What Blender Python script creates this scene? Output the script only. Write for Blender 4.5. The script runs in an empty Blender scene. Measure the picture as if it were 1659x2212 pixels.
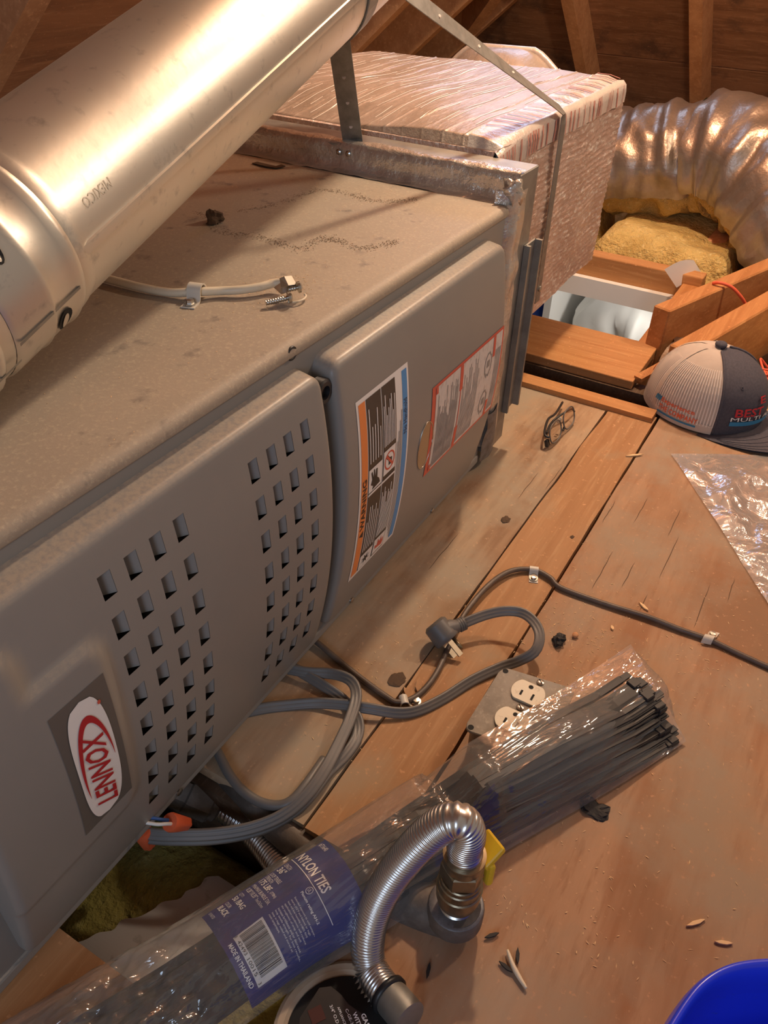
import bpy, bmesh, math, random
from math import sin, cos, pi, radians as R, sqrt, exp, atan2, floor
from mathutils import Vector as V, Matrix, noise as mn
random.seed(7)
S = bpy.context.scene
COL = S.collection

# ------------------------------------------------------------------ camera
cam = bpy.data.cameras.new('camera'); co = bpy.data.objects.new('camera', cam); COL.objects.link(co)
cam.sensor_fit = 'VERTICAL'; cam.sensor_height = 24.0; cam.lens = 24.0 * 1724.12 / 2212
cam.clip_start = .02
Rm = Matrix(((.50551118, .51715571, -.69065796), (-.86239847, .32786438, -.3857121), (.02696893, .79060415, .6117334)))
co.matrix_world = Matrix.Translation((0, 0, .73)) @ Rm.to_4x4()
S.camera = co

# ------------------------------------------------------------------ world, lights, exposure
w = bpy.data.worlds.new('attic_air'); S.world = w; w.use_nodes = True
w.node_tree.nodes['Background'].inputs[0].default_value = (1.0, .80, .64, 1)
w.node_tree.nodes['Background'].inputs[1].default_value = .28

def point(name, loc, power, col, rad):
    l = bpy.data.lights.new(name, 'POINT'); l.energy = power; l.color = col; l.shadow_soft_size = rad
    o = bpy.data.objects.new(name, l); o.location = loc; COL.objects.link(o); return o

def area(name, loc, target, power, col, sx, sy):
    l = bpy.data.lights.new(name, 'AREA'); l.energy = power; l.color = col; l.shape = 'RECTANGLE'; l.size = sx; l.size_y = sy
    o = bpy.data.objects.new(name, l); o.location = loc; COL.objects.link(o)
    o.rotation_euler = (V(target) - V(loc)).to_track_quat('-Z', 'Y').to_euler(); return o

point('attic_bulb', (1.60, .42, 1.33), 54, (1.0, .77, .54), .04)
point('work_lamp', (1.85, -.50, 1.40), 32, (1.0, .80, .60), .06)
area('daylight_opening', (-1.3, -.35, 1.05), (.6, .4, .1), 9, (.56, .74, 1.0), .6, .6)
area('cool_streak_light', (2.55, 1.0, .98), (.7, .2, .05), 2.5, (.42, .62, 1.0), .4, .22)  # cool area light added for blue streaks on the bag; no vent is built
area('closet_lamp', (2.45, .20, -.13), (2.75, .75, -.6), 3.6, (1.0, .94, .86), .2, .2)

S.view_settings.view_transform = 'Standard'; S.view_settings.look = 'None'
S.view_settings.gamma = 1.0; S.view_settings.use_curve_mapping = False
S.view_settings.exposure = .0

# ------------------------------------------------------------------ materials
def mat(name, col, rough=.5, metal=0., noise=None, noise2=None, bump=None, bump2=None, spec=.5, dust=None, trans=0., coat=0., sheen=0., sss=None):
    """noise=(scale,(sx,sy,sz),colour,lo,hi[,detail]); bump=(scale,(sx,sy,sz),strength,dist); dust=(colour,amount): settled on upward faces"""
    m = bpy.data.materials.new(name); m.use_nodes = True; nt = m.node_tree; N = nt.nodes; L = nt.links
    b = N['Principled BSDF']
    b.inputs['Roughness'].default_value = rough; b.inputs['Metallic'].default_value = metal
    b.inputs['Specular IOR Level'].default_value = spec; b.inputs['Coat Weight'].default_value = coat
    b.inputs['Coat Roughness'].default_value = .15
    if trans: b.inputs['Transmission Weight'].default_value = trans
    tc = N.new('ShaderNodeTexCoord'); geo = None
    rgb = N.new('ShaderNodeRGB'); rgb.outputs[0].default_value = (*col, 1); cur = rgb.outputs[0]
    def tex(scale, st, detail=6):
        mp = N.new('ShaderNodeMapping'); mp.inputs['Scale'].default_value = st
        L.new(tc.outputs['Object'], mp.inputs[0])
        t = N.new('ShaderNodeTexNoise'); t.inputs['Scale'].default_value = scale; t.inputs['Detail'].default_value = detail
        t.inputs['Roughness'].default_value = .62
        L.new(mp.outputs[0], t.inputs['Vector']); return t.outputs['Fac']
    for nz in [n for n in (noise if isinstance(noise, list) else [noise])] + [noise2]:
        if not nz: continue
        f = tex(nz[0], nz[1], nz[5] if len(nz) > 5 else 6)
        mr = N.new('ShaderNodeMapRange'); mr.inputs[1].default_value = nz[3]; mr.inputs[2].default_value = nz[4]
        L.new(f, mr.inputs[0])
        mx = N.new('ShaderNodeMix'); mx.data_type = 'RGBA'; L.new(mr.outputs[0], mx.inputs[0])
        L.new(cur, mx.inputs[6]); mx.inputs[7].default_value = (*nz[2], 1); cur = mx.outputs[2]
    if dust:
        geo = N.new('ShaderNodeNewGeometry'); sp = N.new('ShaderNodeSeparateXYZ'); L.new(geo.outputs['True Normal'], sp.inputs[0])
        mr = N.new('ShaderNodeMapRange'); mr.inputs[1].default_value = dust[2] if len(dust) > 2 else .35; mr.inputs[2].default_value = dust[3] if len(dust) > 3 else .95; mr.inputs[4].default_value = dust[1]
        L.new(sp.outputs['Z'], mr.inputs[0])
        f = tex(260, (1, 1, 1), 3); m2 = N.new('ShaderNodeMapRange'); m2.inputs[1].default_value = .3 if len(dust) < 3 else .1; m2.inputs[2].default_value = .6 if len(dust) < 3 else .4
        L.new(f, m2.inputs[0]); mu = N.new('ShaderNodeMath'); mu.operation = 'MULTIPLY'
        L.new(mr.outputs[0], mu.inputs[0]); L.new(m2.outputs[0], mu.inputs[1])
        mx = N.new('ShaderNodeMix'); mx.data_type = 'RGBA'; L.new(mu.outputs[0], mx.inputs[0])
        L.new(cur, mx.inputs[6]); mx.inputs[7].default_value = (*dust[0], 1); cur = mx.outputs[2]
    L.new(cur, b.inputs['Base Color'])
    last = None
    for bp in (bump, bump2):
        if not bp: continue
        f = tex(bp[0], bp[1], 5); bn = N.new('ShaderNodeBump'); bn.inputs['Strength'].default_value = bp[2]; bn.inputs['Distance'].default_value = bp[3]
        L.new(f, bn.inputs['Height'])
        if last: L.new(last, bn.inputs['Normal'])
        last = bn.outputs[0]
    if last: L.new(last, b.inputs['Normal'])
    return m

def film(name, tint, haze, gloss, rough, bscale, bstr, bdist=.004, stretch=(1, 1, 1), rot=0, base=.10):
    m = bpy.data.materials.new(name); m.use_nodes = True; nt = m.node_tree; N = nt.nodes; L = nt.links
    N.remove(N['Principled BSDF']); out = N['Material Output']
    tr = N.new('ShaderNodeBsdfTransparent'); tr.inputs[0].default_value = (*tint, 1)
    df = N.new('ShaderNodeBsdfDiffuse'); df.inputs[0].default_value = (.8, .8, .8, 1)
    gl = N.new('ShaderNodeBsdfGlossy'); gl.inputs['Roughness'].default_value = rough
    tc = N.new('ShaderNodeTexCoord'); mp = N.new('ShaderNodeMapping'); mp.inputs['Scale'].default_value = stretch
    t = N.new('ShaderNodeTexNoise'); t.inputs['Scale'].default_value = bscale; t.inputs['Detail'].default_value = 4
    t.inputs['Distortion'].default_value = .6
    m0 = N.new('ShaderNodeMapping'); m0.inputs['Rotation'].default_value = (0, 0, -rot)
    L.new(tc.outputs['Object'], m0.inputs[0]); L.new(m0.outputs[0], mp.inputs[0]); L.new(mp.outputs[0], t.inputs['Vector'])
    bn = N.new('ShaderNodeBump'); bn.inputs['Strength'].default_value = bstr; bn.inputs['Distance'].default_value = bdist
    L.new(t.outputs['Fac'], bn.inputs['Height']); L.new(bn.outputs[0], gl.inputs['Normal'])
    lw = N.new('ShaderNodeLayerWeight'); lw.inputs['Blend'].default_value = .25
    mu = N.new('ShaderNodeMath'); mu.operation = 'MULTIPLY_ADD'; L.new(lw.outputs['Fresnel'], mu.inputs[0])
    mu.inputs[1].default_value = gloss; mu.inputs[2].default_value = base; mu.use_clamp = True
    a = N.new('ShaderNodeMixShader'); a.inputs[0].default_value = haze; L.new(tr.outputs[0], a.inputs[1]); L.new(df.outputs[0], a.inputs[2])
    c = N.new('ShaderNodeMixShader'); L.new(mu.outputs[0], c.inputs[0]); L.new(a.outputs[0], c.inputs[1]); L.new(gl.outputs[0], c.inputs[2])
    L.new(c.outputs[0], out.inputs['Surface'])
    return m

M = {}
DUST = (.50, .40, .29)
M['paint'] = mat('grey_enamel', (.24, .228, .215), .40, noise=(2.5, (1, 1, 1), (.27, .255, .235), .4, .65), dust=(DUST, .42), bump=(420, (1, 1, 1), .05, .0006), spec=.45)
M['paint_top'] = mat('dusty_grey_enamel', (.36, .295, .225), .62,
    noise=[(3.2, (1, 1, 1), (.40, .33, .25), .40, .62), (300, (1, 1, 1), (.46, .38, .28), .52, .75, 2), (36, (1, 1, 1), (.22, .185, .15), .60, .72)], bump=(300, (1, 1, 1), .25, .001))
M['paint_in'] = mat('dark_cabinet_inside', (.03, .03, .032), .7)
M['galv'] = mat('galvanized_steel', (.72, .69, .62), .40, .85, noise=[(9, (1, 1, 1), (.70, .66, .58), .4, .62), (70, (1, 1, 1), (.50, .48, .44), .58, .75)], bump=(14, (1, 1, 1), .10, .004))
M['galv_old'] = mat('dull_galvanized_steel', (.36, .35, .32), .48, .75, noise=(30, (1, 1, 1), (.27, .26, .24), .4, .65))
M['strap'] = mat('grey_steel_strap', (.30, .285, .26), .5, .7, noise=(60, (1, 1, 1), (.22, .21, .19), .4, .65))
M['stain'] = mat('stainless_corrugated', (.66, .64, .62), .28, .95)
M['brass'] = mat('weathered_brass', (.31, .245, .155), .34, .9, noise=(40, (1, 1, 1), (.16, .12, .08), .45, .7))
M['iron'] = mat('black_iron', (.12, .10, .085), .55, .15, noise=(60, (1, 1, 1), (.18, .155, .135), .45, .7), bump=(160, (1, 1, 1), .3, .001))
M['iron_face'] = mat('zinc_grey_iron', (.22, .22, .235), .5, .6, noise=(80, (1, 1, 1), (.14, .13, .13), .4, .65))
M['yellow'] = mat('yellow_handle', (.80, .50, .02), .42, noise=(120, (1, 1, 1), (.30, .18, .02), .66, .72))
M['foil'] = mat('foil_tape', (.64, .59, .53), .28, .6, bump=(26, (1, 1, 1), .55, .012), noise=(14, (1, 1, 1), (.50, .42, .34), .45, .7))
M['wrap_top'] = mat('dusty_foil_wrap', (.46, .37, .31), .42, .45, noise=[(14, (.7, 1.4, 1), (.38, .30, .24), .42, .66), (120, (.5, 1, 1), (.60, .52, .45), .56, .74)], bump=(10, (.8, 3, 3), .35, .010), bump2=(120, (1, 1, 1), .25, .002))
M['wrap'] = mat('foil_bubble_wrap', (.72, .54, .45), .30, .4, noise=[(9, (1, 1, 1), (.60, .43, .35), .4, .65), (110, (.45, 1, 1.2), (.92, .84, .76), .55, .64, 3)], bump=(30, (.7, 2.4, 2.4), .8, .006), bump2=(150, (.8, 1, 1), .9, .004))  # fine pale speckle paints the foil's sparkle into its colour
M['crease'] = mat('crease_highlight', (.86, .80, .74), .4, .1)  # near-white strips: highlights along the creases put into the colour
M['tape_white'] = mat('white_printed_tape', (.66, .58, .52), .3, .3, bump=(60, (1, 1, 1), .5, .004))
M['red_print'] = mat('red_print', (.50, .20, .16), .5)
M['jacket'] = mat('silver_duct_jacket', (.44, .39, .35), .36, .75, bump=(9, (1, 1, 1), .25, .02), bump2=(60, (1, 1, 1), .3, .003), noise=(7, (1, 1, 1), (.28, .235, .20), .42, .66), dust=((.33, .245, .185), .95, -.05, .45))
M['batt'] = mat('yellow_fiberglass', (.64, .44, .15), .95, noise=[(14, (1, 1, 1), (.48, .31, .09), .42, .66), (90, (1, 1, 1), (.76, .60, .28), .55, .75)], bump=(26, (1, 1, 1), .9, .03), bump2=(160, (1, 1, 1), .5, .004))
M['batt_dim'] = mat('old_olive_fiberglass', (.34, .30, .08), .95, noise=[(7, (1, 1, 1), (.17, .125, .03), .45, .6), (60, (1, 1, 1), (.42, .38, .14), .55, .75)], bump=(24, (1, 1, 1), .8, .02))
def wood(name, a, b, c, st, dustc=None, damt=(.5, .7), crack=None, streak=None):
    ns = [(5, st, b, .38, .62), (22, st, c, .52, .72)]
    if streak: ns.append((3.0, (.5, 4, 4), streak, .50, .60, 4)); ns.append((1.6, (1, 1.6, 1), tuple(x * .72 for x in a), .52, .66, 5))
    if crack: ns.append((3.2, crack, (.07, .035, .018), .685, .70, 2))
    if dustc: ns.append((5.5, (1, 1, 1), dustc, damt[0], damt[1]))
    ns.append((130, (1, 1, 1), tuple(min(1, x * 1.35 + .02) for x in a), .62, .74, 3))
    return mat(name, a, .68, noise=ns, bump=(24, st, .25, .002), spec=.3)
GX = (.35, 7, 7); GY = (7, .35, 7)
M['ply_a'] = wood('dusty_plywood', (.40, .25, .145), (.44, .30, .185), (.29, .17, .095), (.6, 3, 3), (.36, .28, .195), (.44, .62), streak=(.27, .155, .085))
M['ply_b'] = wood('orange_plywood', (.37, .20, .105), (.44, .255, .145), (.30, .145, .07), (.7, 4, 4), (.34, .245, .165), (.45, .64), streak=(.325, .155, .075))
M['plank'] = wood('fir_plank', (.42, .225, .105), (.35, .175, .075), (.48, .28, .14), (.4, 6, 6), (.36, .25, .15), (.52, .68))
M['fir_x'] = wood('orange_fir_along', (.50, .22, .075), (.40, .16, .05), (.56, .27, .10), GX)
M['fir_y'] = wood('orange_fir_across', (.50, .24, .09), (.42, .18, .06), (.58, .30, .12), GY)
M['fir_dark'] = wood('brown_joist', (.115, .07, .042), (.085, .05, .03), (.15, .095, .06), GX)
M['rafter'] = wood('red_brown_rafter', (.62, .31, .15), (.50, .23, .105), (.70, .37, .19), (3, 3, 3))
M['sheath'] = wood('red_brown_sheathing', (.36, .17, .085), (.24, .11, .055), (.46, .24, .13), (4, .5, 4), (.17, .085, .05), (.52, .64))
M['sheath2'] = wood('dark_sheathing', (.34, .145, .065), (.24, .10, .045), (.42, .20, .10), (.5, 4, 4))
M['white'] = mat('white_paint', (.80, .79, .76), .5)
M['white_film'] = film('white_bag_film', (.92, .92, .92), .62, .5, .25, 14, .6)
M['drywall'] = mat('old_drywall', (.50, .50, .50), .8, noise=(40, (1, 1, 1), (.30, .29, .28), .58, .7))
M['blue'] = mat('blue_plastic', (.02, .05, .82), .30, coat=.2, noise=(120, (1, 1, 1), (.03, .06, .60), .62, .72))
M['blue_cloth'] = mat('blue_fabric', (.03, .10, .55), .7)
M['black'] = mat('black_plastic', (.016, .016, .018), .42)
M['rubber'] = mat('grey_cord_vinyl', (.135, .125, .118), .45, noise=(9, (1, 1, 1), (.17, .152, .136), .45, .65))
M['cable'] = mat('brown_grey_cable', (.105, .075, .058), .45, noise=(30, (1, 1, 1), (.16, .12, .09), .5, .7))
M['cream'] = mat('cream_wire', (.72, .62, .46), .45, noise=(60, (1, 1, 1), (.45, .34, .20), .6, .75))
M['nylon'] = mat('milky_nylon', (.72, .66, .56), .4, trans=.15)
M['steel'] = mat('zinc_screw', (.50, .48, .44), .3, 1.)
M['blade'] = mat('pale_gold_blade', (.74, .66, .50), .3, .8)
M['orange'] = mat('orange_wire_nut', (.72, .13, .05), .45)
M['sightglass'] = mat('amber_sight_glass', (.34, .23, .13), .25)
M['redwire'] = mat('orange_red_wire', (.75, .12, .05), .5)
M['bluewire'] = mat('blue_wire', (.03, .10, .32), .5)
M['whitewire'] = mat('white_wire', (.75, .75, .72), .5)
M['plate'] = mat('dusty_grey_plate', (.34, .30, .25), .75, .1, noise=[(30, (1, 1, 1), (.24, .21, .175), .42, .62), (150, (1, 1, 1), (.44, .39, .32), .56, .72)], bump=(120, (1, 1, 1), .4, .001))
M['ivory'] = mat('ivory_receptacle', (.62, .54, .40), .45, noise=(90, (1, 1, 1), (.40, .33, .22), .58, .72))
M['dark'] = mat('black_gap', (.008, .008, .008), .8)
M['navy'] = mat('navy_label', (.004, .016, .19), .30, noise=(5, (1, 1, 1), (.028, .017, .18), .45, .65))
M['wprint'] = mat('white_print', (.95, .95, .97), .4)
M['bprint'] = mat('black_print', (.02, .02, .02), .5)
M['paper'] = mat('white_label', (.82, .80, .78), .4)
M['lorange'] = mat('orange_band', (.82, .25, .06), .45)
M['lblue'] = mat('blue_band', (.07, .28, .62), .45)
M['lbrown'] = mat('dark_brown_band', (.055, .042, .034), .45)
M['lred'] = mat('red_band', (.62, .10, .06), .45)
M['lpink'] = mat('pale_label', (.66, .62, .60), .42, noise=(160, (1, 2, .4), (.50, .46, .44), .5, .64))
M['grey_print'] = mat('grey_print', (.28, .26, .25), .5)
M['silver_label'] = mat('grey_badge', (.18, .165, .145), .38, .4)
M['logo_red'] = mat('badge_red', (.46, .018, .022), .42)
M['cap_white'] = mat('cream_mesh_cloth', (.56, .47, .40), .85, noise=(7, (1, 1, 1), (.48, .39, .33), .42, .6))
M['cap_grey'] = mat('charcoal_cloth', (.058, .053, .070), .85, noise=(300, (1, 1, 1), (.075, .069, .086), .4, .6))
M['embr_red'] = mat('red_thread', (.50, .02, .03), .7)
M['embr_or'] = mat('orange_thread', (.75, .13, .05), .7)
M['embr_blue'] = mat('blue_thread', (.03, .20, .38), .7)
M['embr_white'] = mat('white_thread', (.75, .72, .70), .7)
M['tie'] = mat('black_nylon_tie', (.014, .013, .014), .52, noise=(20, (1, 1, 1), (.03, .026, .026), .45, .7))
M['bagfilm'] = film('clear_bag_film', (.985, .98, .975), .085, .60, .08, 24, .9, .012, (.30, 1, 1), R(157), .07)
M['lensfilm'] = film('clear_lens', (.96, .95, .93), .01, .5, .03, 2, .0)
M['sheetfilm'] = film('clear_sheet_film', (.95, .94, .93), .36, .4, .20, 30, .8, .008, base=.06)
M['cardboard'] = mat('tan_ring', (.50, .40, .29), .6, noise=(20, (1, 1, 1), (.42, .33, .23), .4, .6))
M['chip'] = mat('pale_wood_chip', (.80, .55, .30), .8)
M['dirt'] = mat('brown_dirt', (.10, .06, .035), .95)
M['trail'] = mat('brown_dust_trail', (.22, .155, .10), .95)
M['char'] = mat('charcoal_lump', (.02, .018, .018), .7)
M['red_dim'] = mat('dim_red_print', (.05, .006, .006), .5)

# ------------------------------------------------------------------ object helpers
def wloc(o):
    v = V((0, 0, 0))
    while o is not None: v = v + V(o.location); o = o.parent
    return v
def link(name, me, m, parent=None, smooth=False, auto=None):
    if m is not None:
        for x in (m if isinstance(m, (list, tuple)) else [m]): me.materials.append(M[x])
    o = bpy.data.objects.new(name, me); COL.objects.link(o)
    if parent is not None: o.parent = parent
    if smooth:
        for p in me.polygons: p.use_smooth = True
        if auto: me.set_sharp_from_angle(angle=R(auto))
    return o
def obj(name, vf, m, parent=None, smooth=False, auto=None, local=None):
    """mesh given in world coordinates (or relative to `local` for a top-level mesh that gets location local)"""
    vs, fs = vf
    off = wloc(parent) if parent is not None else V(local or (0, 0, 0))
    me = bpy.data.meshes.new(name); me.from_pydata([tuple(V(v) - off) for v in vs], [], fs); me.validate(); me.update()
    bm = bmesh.new(); bm.from_mesh(me); bmesh.ops.recalc_face_normals(bm, faces=bm.faces); bm.to_mesh(me); bm.free()
    o = link(name, me, m, parent, smooth, auto)
    if parent is None and local: o.location = local
    return o
def tag(o, label=None, cat=None, group=None, kind=None):
    if label: o['label'] = label
    if cat: o['category'] = cat
    if group: o['group'] = group
    if kind: o['kind'] = kind
    return o
def thing(name, loc, label=None, cat=None, group=None, kind=None):
    o = bpy.data.objects.new(name, None); o.location = loc; o.empty_display_size = .02; COL.objects.link(o)
    return tag(o, label, cat, group, kind)
def join(*vfs):
    vs = []; fs = []
    for v, f in vfs:
        n = len(vs); vs += [V(x) for x in v]; fs += [tuple(i + n for i in q) for q in f]
    return vs, fs
def box(x0, x1, y0, y1, z0, z1):
    return obox((( x0 + x1) / 2, (y0 + y1) / 2, (z0 + z1) / 2), (1, 0, 0), (0, 1, 0), (0, 0, 1), (x1 - x0) / 2, (y1 - y0) / 2, (z1 - z0) / 2)
def obox(c, a, b, d, ha, hb, hd, bev=0):
    c = V(c); a = V(a).normalized(); b = V(b).normalized(); d = V(d).normalized()
    vs = [c + a * (i * ha) + b * (j * hb) + d * (k * hd) for i in (-1, 1) for j in (-1, 1) for k in (-1, 1)]
    return vs, [(0, 1, 3, 2), (4, 6, 7, 5), (0, 4, 5, 1), (2, 3, 7, 6), (0, 2, 6, 4), (1, 5, 7, 3)]
def bevel(vf, r, seg=2):
    bm = bmesh.new(); bv = [bm.verts.new(v) for v in vf[0]]
    for f in vf[1]: bm.faces.new([bv[i] for i in f])
    bmesh.ops.bevel(bm, geom=list(bm.edges), offset=r, segments=seg, affect='EDGES', profile=.5)
    bm.verts.index_update()
    out = ([v.co.copy() for v in bm.verts], [tuple(v.index for v in f.verts) for f in bm.faces]); bm.free(); return out
def beam(p, q, wd, ht, up=(0, 0, 1), drop=True):
    """square timber from p to q (points on its top centre line)"""
    p = V(p); q = V(q); d = (q - p).normalized(); s = d.cross(V(up)).normalized(); n = s.cross(d).normalized()
    c = (p + q) / 2 - (n * (ht / 2) if drop else V((0, 0, 0)))
    return obox(c, d, s, n, (q - p).length / 2, wd / 2, ht / 2)
def catmull(P, n=8, closed=False):
    P = [V(p) for p in P]; out = []
    N = len(P)
    for i in range(N - 1):
        p0 = P[max(i - 1, 0)]; p1 = P[i]; p2 = P[i + 1]; p3 = P[min(i + 2, N - 1)]
        for k in range(n):
            t = k / n
            out.append(.5 * ((2 * p1) + (p2 - p0) * t + (2 * p0 - 5 * p1 + 4 * p2 - p3) * t * t + (3 * p1 - p0 - 3 * p2 + p3) * t ** 3))
    out.append(P[-1]); return out
def resample(P, step):
    out = [P[0].copy()]; acc = 0
    for a, b in zip(P, P[1:]):
        L = (b - a).length; t = step - acc
        while t <= L: out.append(a + (b - a) * (t / L)); t += step
        acc = L - (t - step)
    if (out[-1] - P[-1]).length > step * .3: out.append(P[-1].copy())
    return out
def frames(P, up=None):
    T = []
    for i in range(len(P)):
        d = P[min(i + 1, len(P) - 1)] - P[max(i - 1, 0)]; T.append(d.normalized())
    u = V(up) if up else (V((0, 0, 1)) if abs(T[0].z) < .9 else V((1, 0, 0)))
    out = []
    for t in T:
        if up: u = V(up)
        u = (u - t * u.dot(t))
        if u.length < 1e-5: u = V((1, 0, 0)) - t * t.x
        u.normalize(); out.append((t, u, t.cross(u)))
    return out
def sweep(P, prof, up=None, cap=True, rad=None):
    """prof = [(a,b)...] closed profile in (side,up); rad(i)->scale"""
    P = [V(p) for p in P]; F = frames(P, up); n = len(prof); vs = []; fs = []
    for i, (p, (t, u, s)) in enumerate(zip(P, F)):
        k = rad(i) if rad else 1
        for a, b in prof: vs.append(p + s * (a * k) + u * (b * k))
    for i in range(len(P) - 1):
        for j in range(n):
            fs.append((i * n + j, i * n + (j + 1) % n, (i + 1) * n + (j + 1) % n, (i + 1) * n + j))
    if cap: fs.append(tuple(range(n - 1, -1, -1))); fs.append(tuple((len(P) - 1) * n + j for j in range(n)))
    return vs, fs
def circ(r, n=12): return [(r * cos(2 * pi * k / n), r * sin(2 * pi * k / n)) for k in range(n)]
def tube(P, r, n=12, up=None, cap=True, rad=None): return sweep(P, circ(r, n), up, cap, rad)
def corrug(P, r, pitch, amp, n=20):
    P = resample([V(p) for p in P], pitch / 4)
    return sweep(P, circ(1, n), None, True, lambda i: r - amp * (.5 - .5 * cos(2 * pi * i / 4)))
def lathe(c, axis, prof, n=24, cap=True):
    """prof [(along, radius)]"""
    c = V(c); a = V(axis).normalized(); u = (V((0, 0, 1)) if abs(a.z) < .9 else V((1, 0, 0))); u = (u - a * u.dot(a)).normalized(); s = a.cross(u)
    vs = []; fs = []
    for h, r in prof:
        for k in range(n): vs.append(c + a * h + u * (r * cos(2 * pi * k / n)) + s * (r * sin(2 * pi * k / n)))
    for i in range(len(prof) - 1):
        for j in range(n): fs.append((i * n + j, i * n + (j + 1) % n, (i + 1) * n + (j + 1) % n, (i + 1) * n + j))
    if cap: fs.append(tuple(range(n))); fs.append(tuple((len(prof) - 1) * n + j for j in range(n)))
    return vs, fs
def grid(nu, nv, fn):
    vs = [fn(i / nu, j / nv) for i in range(nu + 1) for j in range(nv + 1)]; fs = []
    for i in range(nu):
        for j in range(nv):
            a = i * (nv + 1) + j; fs.append((a, a + 1, a + nv + 2, a + nv + 1))
    return vs, fs
def prism(poly, d):
    """poly: 3-D outline, extruded by vector d"""
    n = len(poly); P = [V(p) for p in poly]; d = V(d); vs = P + [p + d for p in P]
    return vs, [tuple(range(n)), tuple(range(2 * n - 1, n - 1, -1))] + [(i, (i + 1) % n, (i + 1) % n + n, i + n) for i in range(n)]
def blob(c, rx, ry, rz, seed=0, amp=.3, n=10, m=7):
    vs = []; fs = []; c = V(c)
    for i in range(m + 1):
        th = pi * i / m
        for j in range(n):
            ph = 2 * pi * j / n; d = V((sin(th) * cos(ph), sin(th) * sin(ph), cos(th)))
            k = 1 + amp * mn.noise(d * 1.7 + V((seed, seed * 2, 0)))
            vs.append(c + V((d.x * rx, d.y * ry, d.z * rz)) * k)
    for i in range(m):
        for j in range(n): fs.append((i * n + j, i * n + (j + 1) % n, (i + 1) * n + (j + 1) % n, (i + 1) * n + j))
    return vs, fs
_tc = {}
def text_geo(s, bold=False):
    if s in _tc: return _tc[s]
    cu = bpy.data.curves.new('t', 'FONT'); cu.body = s; cu.size = 1.0; cu.resolution_u = 2
    if bold: cu.offset = .018
    to = bpy.data.objects.new('t', cu); COL.objects.link(to)
    dg = bpy.context.evaluated_depsgraph_get(); me = bpy.data.meshes.new_from_object(to.evaluated_get(dg))
    vs = [v.co.copy() for v in me.vertices]; fs = [tuple(p.vertices) for p in me.polygons]
    bpy.data.objects.remove(to); bpy.data.meshes.remove(me); bpy.data.curves.remove(cu)
    xs = [v.x for v in vs]; ys = [v.y for v in vs]
    _tc[s] = (vs, fs, min(xs), max(xs), min(ys), max(ys)); return _tc[s]
def text(s, u0, u1, v0, v1, mp, bold=False):
    """lettering stretched into the box [u0,u1]x[v0,v1] (u = reading direction), placed by mp(u,v)->world"""
    vs, fs, a, b, c, d = text_geo(s, bold)
    return [mp(u0 + (v.x - a) / (b - a) * (u1 - u0), v0 + (v.y - c) / (d - c) * (v1 - v0)) for v in vs], fs
def patch(u0, u1, v0, v1, mp, nu=6, nv=6):
    return grid(nu, nv, lambda i, j: mp(u0 + (u1 - u0) * i, v0 + (v1 - v0) * j))
def poly(pts, mp): return [mp(u, v) for u, v in pts], [tuple(range(len(pts)))]
def smooth01(t): t = max(0, min(1, t)); return t * t * (3 - 2 * t)

# ================================================================== SETTING
# floor: plywood sheets and a plank over the joists
fl = thing('floor', (0, 0, 0), kind='structure')
def board(x0, x1, y0, y1, z0, z1, m, name, parent, wob=.0015, seed=0, nx=24):
    """board along x whose long edges wander a little"""
    def top(i, j, z):
        x = x0 + (x1 - x0) * i; y = y0 if j == 0 else y1
        if j in (0, 1): y += wob * mn.noise(V((x * 9, seed + j * 5, 0))) * 2
        return V((x, y, z))
    vs = []; 
    for i in range(nx + 1):
        for (j, z) in ((0, z0), (1, z0), (1, z1), (0, z1)): vs.append(top(i / nx, j, z))
    fs = []
    for i in range(nx):
        for k in range(4): fs.append((i * 4 + k, i * 4 + (k + 1) % 4, i * 4 + 4 + (k + 1) % 4, i * 4 + 4 + k))
    fs += [(0, 1, 2, 3), tuple(nx * 4 + k for k in (3, 2, 1, 0))]
    return obj(name, (vs, fs), m, parent)
board(.345, 1.318, .2722, 1.30, -.016, 0, 'ply_a', 'plywood_sheet', fl, seed=1)
board(.343, 1.325, .1855, .2690, -.018, .001, 'plank', 'plank', fl, seed=4)
board(-.5, 1.47, -1.1, .1815, -.016, 0, 'ply_b', 'plywood_sheet', fl, seed=8, nx=40)
board(-.5, .152, .1855, 1.30, -.018, .0, 'plank', 'plank', fl, seed=14)
# joists under it and round the hole
jo = thing('trim_1', (0, 0, -.02), kind='structure')
for (x0, x1) in ((.335, .385), (.75, .79), (1.285, 1.318)):
    obj('joist', box(x0, x1, -.6, 1.35, -.16, -.0185), 'fir_dark', jo)
obj('joist', box(.10, .148, .19, 1.35, -.16, -.0185), 'fir_dark', jo)
obj('joist', box(1.43, 1.47, -.6, 1.5, -.16, -.0185), 'fir_dark', jo)
obj('edge_strip', box(1.30, 1.335, .19, 1.35, -.03, .010), 'fir_y', jo)
# ceiling of the room below, seen through the gaps
cl = thing('trim_2', (0, 0, -.16), kind='structure')
obj('drywall_panel', box(.148, .335, -.2, 1.35, -.172, -.161), 'drywall', cl)
obj('drywall_panel', box(1.318, 1.43, -.2, 1.5, -.172, -.161), 'dark', cl)  # near-black panel: shade of the void put into its colour
obj('drywall_panel', box(.385, 1.285, -.2, 1.35, -.172, -.161), 'drywall', cl)
obj('drywall_panel', box(1.47, 4.7, -2.0, .26, -.112, -.102), 'drywall', cl)
obj('drywall_panel', box(2.05, 4.7, .30, 2.7, -.092, -.082), 'drywall', cl)

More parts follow.
